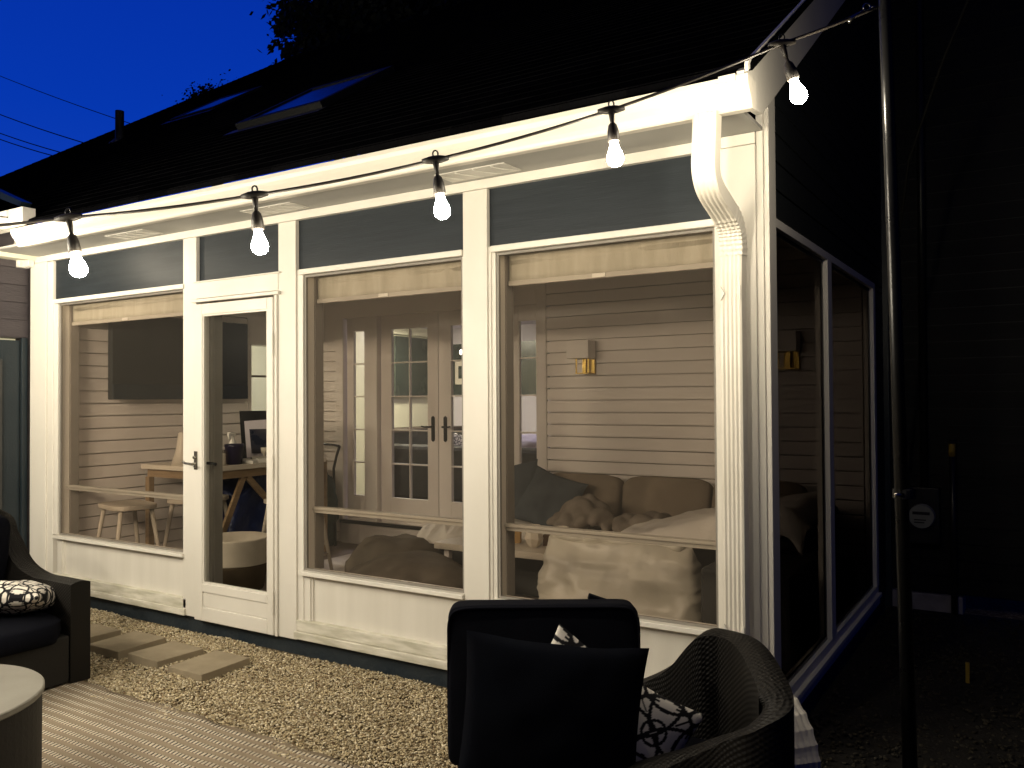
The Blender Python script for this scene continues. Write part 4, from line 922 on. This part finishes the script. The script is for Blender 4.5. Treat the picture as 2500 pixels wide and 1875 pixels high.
# white comforter on the right arm of the sofa
def comf(u, v):
    x = -1.62+u*1.5; y = 1.12+v*1.0
    t = max(0, min(1, u*1.05)); z = .56+.36*t**.75
    z += .03*fbm((x*2, y*2, 3), 1.5, 3)-.02*abs(noise3((x*3+y*2, y, 0), 2.2))
    edge = min(u, 1-u*.0)*6; z -= .10*max(0, 1-edge)
    if v < .12: z -= (1-v/.12)**2*.14
    if u > .9: z -= ((u-.9)/.1)**2*.12
    return (x, y, z)
o = grid('comforter', M['sheet'], None, comf, 70, 60, solid=.02); tag(o, 'white comforter draped over the right side of the sofa', 'comforter')
# coffee table
ct = thing('coffee_table', 'low white coffee table with slab legs in front of the sofa', 'table', (-2.1,1.4,.10))
bx('tabletop', M['ceramic'], ct, (-2.64,-1.62,1.15,1.62,.475,.52), bevel=.004)
for x in (-2.56,-1.70): bx('leg', M['inner_white'], ct, (x-.02,x+.02,1.19,1.23,.10,.475), bevel=.002); bx('leg', M['inner_white'], ct, (x-.02,x+.02,1.54,1.58,.10,.475), bevel=.002)
def vase(loc, s, label):
    m_ = MB(); prof_ = [(.035,0),(.055,.02),(.085,.075),(.07,.13),(.05,.17),(.058,.185),(.045,.185),(.04,.165),(0,.16)]
    m_.lathe([(a*s, b_*s) for a, b_ in prof_], (0,0,0), 8); o = m_.build('faceted_vase', M['ceramic'], None); o.location = loc; o.rotation_euler = (0,0,R(12)); tag(o, label, 'vase', 'faceted white vases on the coffee table'); return o
vase((-1.93,1.33,.521), .80, 'white faceted vase on the coffee table beside the brown box, left of the pair')
vase((-1.70,1.30,.521), .85, 'white faceted vase next to the plastic bag, right of the pair')
o = bx('tan_box', M['cardboard'], None, (-.045,.045,-.04,.04,0,.085), world=False); o.location = (-2.14,1.42,.521); o.rotation_euler.z = R(25); tag(o, 'small orange tan carton at the left of the coffee table', 'carton')
o = bx('brown_box', M['brown_box'], None, (-.07,.07,-.05,.05,0,.075), world=False); o.location = (-1.84,1.46,.521); o.rotation_euler.z = R(10); tag(o, 'dark brown carton between the two faceted vases', 'carton')
o = MB().tube([(-2.27,1.34,.526),(-2.19,1.40,.526)], .005, 8).build('red_pen', M['red'], None); tag(o, 'thin red pen lying on the coffee table', 'pen')
# big plastic storage bag
def bagfn(u, v):
    th = 2*math.pi*u; e_ = 2/4.5; f_ = lambda q: math.copysign(abs(q)**e_, q)
    z = v; wid = .52-.035*z**3+.02*math.sin(z*5); dep = .20*(1-.75*z**2.2)+.02
    if z > .97: dep *= max(.05, (1-z)/.03*.6+.2)
    bot = min(1, (z/.16))**.5 if z < .16 else 1
    x, y = f_(math.cos(th))*wid*(.80+.20*bot), f_(math.sin(th))*dep*(.6+.4*bot)
    k = fbm((x*2.4, y*2.4+1, z*1.6), 1.3, 3); cre = -abs(noise.noise(Vector((x*3+z*2, z*2.2-x*1.5, 2))))*.045
    y += math.copysign(1, y)*(.022*k+cre) if abs(y) > .02 else 0
    x += .02*fbm((z*4, x, 0), 2, 3)
    return (-1.20+x, 1.12+y, .105+.56*v+.012*math.sin(x*7)*v)
bg_ = thing('storage_bag', 'big cloudy plastic storage bag standing in front of the sofa', 'bag', (-1.20,1.12,.10))
o = grid('bag_body', M['bag'], bg_, bagfn, 120, 60, closed_u=True)
MB().tube([(-1.64+.03*i, 1.12-.03+.008*math.sin(i*1.1), .655+.006*math.sin(i*.7)) for i in range(30)], [.012]+[.034+.004*math.sin(i*1.7) for i in range(28)]+[.012], 14).build('rolled_top', M['bag'], bg_, smooth=True)
# poufs
def pouf(c, s, label, seed): return blob('bean_bag', M['pouf'], label, 'bean bag', c, s, seed, .16, 1.3, 56, 32, zmin=.101, sq=2.4, grp='bean bags on the porch floor')
pouf((-3.10,1.32,.26), (.34,.36,.24), 'grey bean bag at the left with the taller hump', 5)
pouf((-2.66,.92,.24), (.42,.36,.235), 'wide grey bean bag in front of the coffee table corner', 8)
o = bx('floor_mat', M['sheet'], None, (-4.4,-3.2,1.3,2.5,.101,.109), bevel=.002); tag(o, 'pale worn mat on the porch floor below the french doors', 'mat')

# things seen inside the lit rooms
o = bx('wall_board', M['room_dark'], None, (-6.99,-6.93,5.84,6.70,1.56,2.44), bevel=.004); tag(o, 'dark green board on the cream wall seen through the left french door', 'board')
ctr = thing('kitchen_counter', 'dark topped counter seen through the french doors', 'counter', (-6.7,5.8,.33))
bx('cabinet', M['room_dark'], ctr, (-6.99,-6.45,4.2,6.85,.33,1.07), bevel=.004); bx('countertop', M['room_floor'], ctr, (-6.99,-6.40,4.15,6.88,1.07,1.11), bevel=.004)
bx('cupboard', M['cream_wall'], None, (-6.99,-6.80,4.3,5.25,1.55,2.36), bevel=.006); o = bpy.context.scene.objects['cupboard']; tag(o, 'cream wall cupboard seen through the left sidelight', 'cupboard')
small('kettle', 'dark kettle on the counter seen through the left sidelight', 'kettle', M['black_metal'], [(0,0),(.10,0),(.11,.08),(.07,.15),(.03,.18),(0,.18)], (-6.62,5.25,1.11))
sp = thing('framed_print', 'white framed print on the dark wall seen through the right french door', 'picture', (-6.3,6.88,1.9))
bx('frame', M['ceramic'], sp, (-6.62,-6.30,6.87,6.898,1.74,2.10), bevel=.004); bx('print', M['room_dark'], sp, (-6.55,-6.37,6.864,6.8695,1.83,2.02), bevel=0)
hs = thing('room_sofa', 'dark sofa back seen through the french doors', 'sofa', (-4.9,4.9,.33))
bx('seat', M['room_dark'], hs, (-5.9,-3.3,4.4,5.2,.33,.80), bevel=.05); bx('backrest', M['drum'], hs, (-5.9,-3.3,4.2,4.42,.33,.98), bevel=.05)
pillow('room_pillow', M['printed'], 'white pillow with dark lattice seen through the right french door', 'pillow', (-5.25,5.0,.93), .40, .34, .14, R(20), R(-10), R(20), 4, patcol, 60)
blob('white_cushion', M['ceiling_in'], 'pale lilac cushion lump seen through the right sidelight', 'cushion', (-4.05,4.75,.98), (.28,.2,.13), 4, .1, 2)
heap('wine_throw', M['wine'], 'dark wine coloured throw under the lilac cushion', 'throw', (-4.0,4.5,.80), .5, .3, .14, 31, 4, .8)
for (x, y, k) in ((-5.4,3.9,'lamp_cool'), (-3.2,5.5,'lamp_cool'), (-6.3,5.2,'lamp_warm')):
    t = thing('ceiling_light', {'lamp_cool': 'round cool ceiling light in the living room', 'lamp_warm': 'round warm ceiling light above the kitchen counter'}[k], 'ceiling light', (x,y,2.60), group='ceiling lights inside the house')
    if x > -4: t['label'] = 'round cool ceiling light at the right of the living room'
    MB().lathe([(.14,-.02),(.15,0)], (x,y,2.60), 24).build('rim', M['plastic'], t); MB().lathe([(0,-.03),(.12,-.03),(.13,-.02),(.13,-.005)], (x,y,2.60), 24).build('diffuser', M[k], t)
t = thing('ceiling_light', 'round warm ceiling light in the wing room at the far left', 'ceiling light', (-6.9,2.4,2.62), group='ceiling lights inside the house')
MB().lathe([(0,-.03),(.12,-.03),(.13,-.02),(.13,-.005)], (-6.9,2.4,2.62), 24).build('diffuser', M['lamp_warm'], t)
pd = thing('pendant_light', 'small bare bulb pendant reflected in the right french door', 'pendant light', (-6.0,6.4,2.6))
MB().tube([(-6.15,6.4,2.6),(-6.15,6.4,2.24)], .004, 6).tube([(-5.98,6.4,2.6),(-5.98,6.4,2.24)], .004, 6).build('wire', M['black_metal'], pd)
for x in (-6.15,-5.98): MB().lathe([(0,-.06),(.03,-.04),(.035,-.01),(.01,.02)], (x,6.4,2.22), 14).build('bulb', M['pendant'], pd, smooth=True)
for i, (y, z) in enumerate(((3.3,1.9),(3.3,1.55))):
    pf = thing('wall_picture', ['upper small framed picture on the wing room wall', 'lower small framed picture on the wing room wall'][i], 'picture', (-8.18,y,z))
    bx('frame', M['black_metal'], pf, (-8.2,-8.17,y-.12,y+.12,z-.14,z+.14)); bx('print', M['ceramic'], pf, (-8.169,-8.165,y-.08,y+.08,z-.10,z+.10))

# ================================================================== PATIO FURNITURE
def catmull(P, n):
    P = [Vector(q) for q in P]; out = []
    for i in range(len(P)-1):
        p0 = P[max(i-1, 0)]; p1 = P[i]; p2 = P[i+1]; p3 = P[min(i+2, len(P)-1)]
        for k in range(n):
            t = k/n; out.append(.5*((2*p1)+(p2-p0)*t+(2*p0-5*p1+4*p2-p3)*t*t+(3*p1-p0-3*p2+p3)*t**3))
    out.append(P[-1]); return out
def tub(parent, rim, z0, th, inward, flare=0.0, n=10):
    """wicker shell: rim is (x,y,z); wall of thickness th down to z0; inward = a point inside"""
    Q = catmull(rim, n); vs = []; uvs = []; s_ = 0; rows = 9
    pr = None; secs = []
    for i, p in enumerate(Q):
        d = (Q[min(i+1, len(Q)-1)]-Q[max(i-1, 0)]); d.z = 0; d.normalize(); nrm = Vector((d.y, -d.x, 0))
        if (Vector((inward[0], inward[1], 0))-Vector((p.x, p.y, 0))).dot(nrm) > 0: nrm = -nrm   # outward
        if pr is not None: s_ += (p-pr).length
        pr = p; sec = []
        for k in range(rows):     # outside going up
            z = z0+(p.z-z0)*k/(rows-1); sec.append((p+nrm*(th*.5+flare*(k/(rows-1))**2)+Vector((0,0,z-p.z)), (s_, z)))
        fl = flare
        for k in range(1, 4):      # over the top
            sec.append((p+nrm*(th*.5+fl-th*k/4)+Vector((0,0,.012*math.sin(k*math.pi/4))), (s_, p.z+th*k/4)))
        for k in range(rows):
            z = p.z+(z0-p.z)*k/(rows-1); sec.append((p+nrm*(-th*.5+flare*(1-k/(rows-1))**2)+Vector((0,0,z-p.z)), (s_, p.z+th+(p.z-z))))
        secs.append(sec)
    n_ = len(secs[0]); V = [q[0] for s2 in secs for q in s2]; UV = [q[1] for s2 in secs for q in s2]
    F = []
    for i in range(len(secs)-1):
        for j in range(n_): F.append((i*n_+j, i*n_+(j+1) % n_, (i+1)*n_+(j+1) % n_, (i+1)*n_+j))
    F += [tuple(range(n_)), tuple(range((len(secs)-1)*n_, len(secs)*n_))[::-1]]
    o = MB().add(V, F).build('wicker_shell', M['wicker'], parent, smooth=False)
    ul = o.data.uv_layers.new(name='UVMap')
    for lp in o.data.loops: ul.data[lp.index].uv = UV[lp.vertex_index]
    return o
# left armchair: front right corner (-3.39,-.93); faces (+.81,-.59)
la = thing('wicker_armchair', 'black wicker armchair with swooping arm at the left edge', 'armchair', (-3.8,-1.3,0))
F_ = Vector((1,0,0)); L2 = Vector((0,-1,0)); c0 = Vector((-3.39,-.90,0))
P = lambda f, l, z: tuple(c0+F_*f+L2*l+Vector((0,0,z)))
tub(la, [P(-.02,.055,.545), P(-.22,.055,.545), P(-.42,.055,.55), P(-.60,.055,.61), P(-.74,.06,.76), P(-.83,.10,.90), P(-.86,.42,.95), P(-.83,.74,.90), P(-.74,.78,.76), P(-.60,.785,.61), P(-.42,.785,.55), P(-.22,.785,.545), P(-.02,.785,.545)], .02, .11, P(-.4,.4,0)[:2], .0)
vs = [P(-.02,.115,.03), P(-.02,.725,.03), P(-.78,.725,.03), P(-.78,.115,.03), P(-.02,.115,.28), P(-.02,.725,.28), P(-.78,.725,.28), P(-.78,.115,.28)]
fs6 = [(3,2,1,0),(4,5,6,7),(0,1,5,4),(1,2,6,5),(2,3,7,6),(3,0,4,7)]
MB().add(vs, fs6).build('base', M['chair_base'], la, bevel=.01)
rz_ = math.atan2(F_.y, F_.x)+math.pi/2
cush('seat_cushion', M['black_fabric'], la, P(-.37,.42,.315), (.30,.36,.075), rz_, 0, 7, 6)
cush('back_cushion', M['black_fabric'], la, P(-.68,.42,.66), (.30,.09,.26), rz_, R(12), 8, 5)
pillow('patterned_pillow', M['printed'], 'white pillow with black petal pattern lying on the left armchair', 'pillow', P(-.33,.26,.475), .48, .48, .17, rz_+R(-60), R(78), R(8), 5, patcol, 150)
# right armchair: tub with high back at right, opens left
ra = thing('wicker_armchair', 'dark wicker tub chair at the bottom right holding the black cushions', 'armchair', (-.1,-1.1,0))
tub(ra, [(-.62,-.60,.37),(-.44,-.60,.40),(-.30,-.60,.455),(-.17,-.615,.54),(-.05,-.64,.675),(.04,-.645,.690),(.13,-.72,.690),(.23,-.88,.670),(.305,-1.03,.625),(.25,-1.08,.555),(.13,-1.07,.480),(-.02,-1.11,.405),(-.18,-1.25,.36),(-.42,-1.42,.33)], .02, .10, (-.15,-.86), .0)
MB().add([(-.50,-1.32,.03),(.22,-1.0,.03),(.05,-.70,.03),(-.50,-.66,.03),(-.50,-1.32,.25),(.22,-1.0,.25),(.05,-.70,.25),(-.50,-.66,.25)], fs6).build('base', M['chair_base'], ra, bevel=.01)
cush('seat_cushion', M['black_fabric'], ra, (-.22,-.90,.28), (.30,.22,.05), R(3), 0, 9, 6)
bc = cush('back_cushion', M['black_fabric'], ra, (-.495,-1.02,.545), (.328,.066,.268), YAW+R(.5), R(-4), 10, 16, .010)
cxv = Vector((-.495,-1.02,.545)); ex_ = Vector((math.cos(YAW+R(.5)), math.sin(YAW+R(.5)), 0)); ey_ = Vector((-ex_.y, ex_.x, 0))
pl = []
for k in range(49):
    a = 2*math.pi*k/48; f2 = lambda q: math.copysign(abs(q)**(2/12), q)
    pl.append(cxv+ex_*f2(math.cos(a))*.326-ey_*.050+Vector((0,0,f2(math.sin(a))*.264)))
MB().tube(pl, .005, 8, cap=False).build('piping', M['black_fabric'], bc, smooth=True)
MB().beam((-.40,-.86,.815),(-.30,-.80,.775),.03,.02).build('strap', M['black_fabric'], bc, bevel=.003)
pillow('black_pillow', M['navy_fabric'], 'plain navy black pillow in front on the right tub chair', 'pillow', (-.33,-1.262,.485), .585, .56, .15, YAW+R(2), R(-8), R(6), 6)
PPC = (-.262,-1.125,.40)
pillow('patterned_pillow', M['printed'], 'white pillow with black petal pattern tucked behind the navy pillow', 'pillow', PPC, .56, .56, .13, YAW+R(4), R(-10), R(32), 7, patcol, 150)
# round side table at lower left
P1, P2, P3 = Vector((-2.588,-1.778)), Vector((-2.207,-1.823)), Vector((-2.05,-2.046))
rt_t = thing('drum_table', 'round side table with pale top and dark drum base at lower left', 'table', (-2.42,-2.18,0))
MB().lathe([(.0,.425),(.425,.425),(.43,.43),(.43,.446),(.425,.45),(0,.45)], (-2.42,-2.18,.02), 72).build('tabletop', M['tabletop'], rt_t, bevel=.0)
MB().lathe([(.36,.0),(.42,.02),(.422,.425),(.0,.4255)], (-2.42,-2.18,.02), 72).build('drum_base', M['drum'], rt_t)

# ================================================================== FAR: wires, trees
for i, (a, b_) in enumerate([((-53.43,22,21.88),(-35.32,22,14.59)),((-53.41,22,19.5),(-39.22,22,14.34)),((-53.4,22,18.33),(-41.11,22,14.16)),((-53.39,22,17.95),(-42.04,22,14.18))]):
    pts = []
    for k in range(13):
        t = -.3+1.6*k/12; p = Vector(a).lerp(Vector(b_), t); p.z -= .12*math.sin(max(0, min(1, t))*math.pi); pts.append(p)
    o = MB().tube(pts, [.022,.03,.03,.03][i], 6).build('power_line', M['cable'], None)
    tag(o, ['topmost thin power line across the blue sky', 'second power line from the top in the blue sky', 'third power line from the top, just above the lowest', 'lowest power line, just above the roof at left'][i], 'power line', 'power lines')
def tree(loc, H, crown_c, crown_r, n, seed, label, leaf_s=.26):
    rr = random.Random(seed); t = thing('tree', label, 'tree', loc, group='trees behind the roof')
    L0 = Vector(loc); cc = Vector(crown_c)
    m_ = MB(); m_.tube([L0, L0+(cc-L0)*.5, cc], [.28,.2,.1], 10)
    tips = []
    for k in range(26):
        d = Vector((rr.gauss(0,1), rr.gauss(0,1), rr.gauss(.2,.8))).normalized()
        tip = cc+Vector((d.x*crown_r[0], d.y*crown_r[1], d.z*crown_r[2]))*rr.uniform(.6,1.0); tips.append(tip)
        m_.tube([L0.lerp(cc, rr.uniform(.6,1)), cc.lerp(tip, .5)+Vector((0,0,-.1)), tip], [.07,.04,.012], 6)
    m_.build('trunk', M['trunk'], t)
    vs = []; fs = []
    cl = []
    for k in range(n//60):
        d = Vector((rr.gauss(0,1), rr.gauss(0,1), rr.gauss(0,1))).normalized(); q = rr.uniform(.35,1.02)
        cl.append((cc+Vector((d.x*crown_r[0], d.y*crown_r[1], d.z*crown_r[2]))*q, rr.uniform(.18,.5)))
    for tip in tips: cl.append((tip, .28))
    for c, s_ in cl:
        for k in range(60):
            p = c+Vector((rr.gauss(0,s_*.6), rr.gauss(0,s_*.6), rr.gauss(0,s_*.45)))
            a = Vector((rr.gauss(0,1), rr.gauss(0,1), rr.gauss(0,1))).normalized(); b2 = a.orthogonal().normalized(); s2 = leaf_s*rr.uniform(.4,1)
            c2 = a.cross(b2); i0 = len(vs)
            vs += [p-b2*s2*.5, p+c2*s2*.28, p+b2*s2*.5, p-c2*s2*.28]; fs.append((i0,i0+1,i0+2,i0+3))
    MB().add(vs, fs).build('crown', M['leaf'], t)
    return t
tree((-13.5,13.0,0), 12, (-13.0,12.5,10.8), (2.1,2.6,3.9), 40000, 1, 'dense dark tree rising behind the roof at the left')
tree((-9.5,13.0,0), 12, (-9.4,12.5,11.5), (3.4,2.6,4.2), 36000, 2, 'dense dark tree rising behind the middle of the roof')
tree((-18.6,11.8,0), 9, (-18.4,11.9,9.6), (.9,.7,.75), 3500, 3, 'small leafy treetop just peeping over the roof edge', .13)
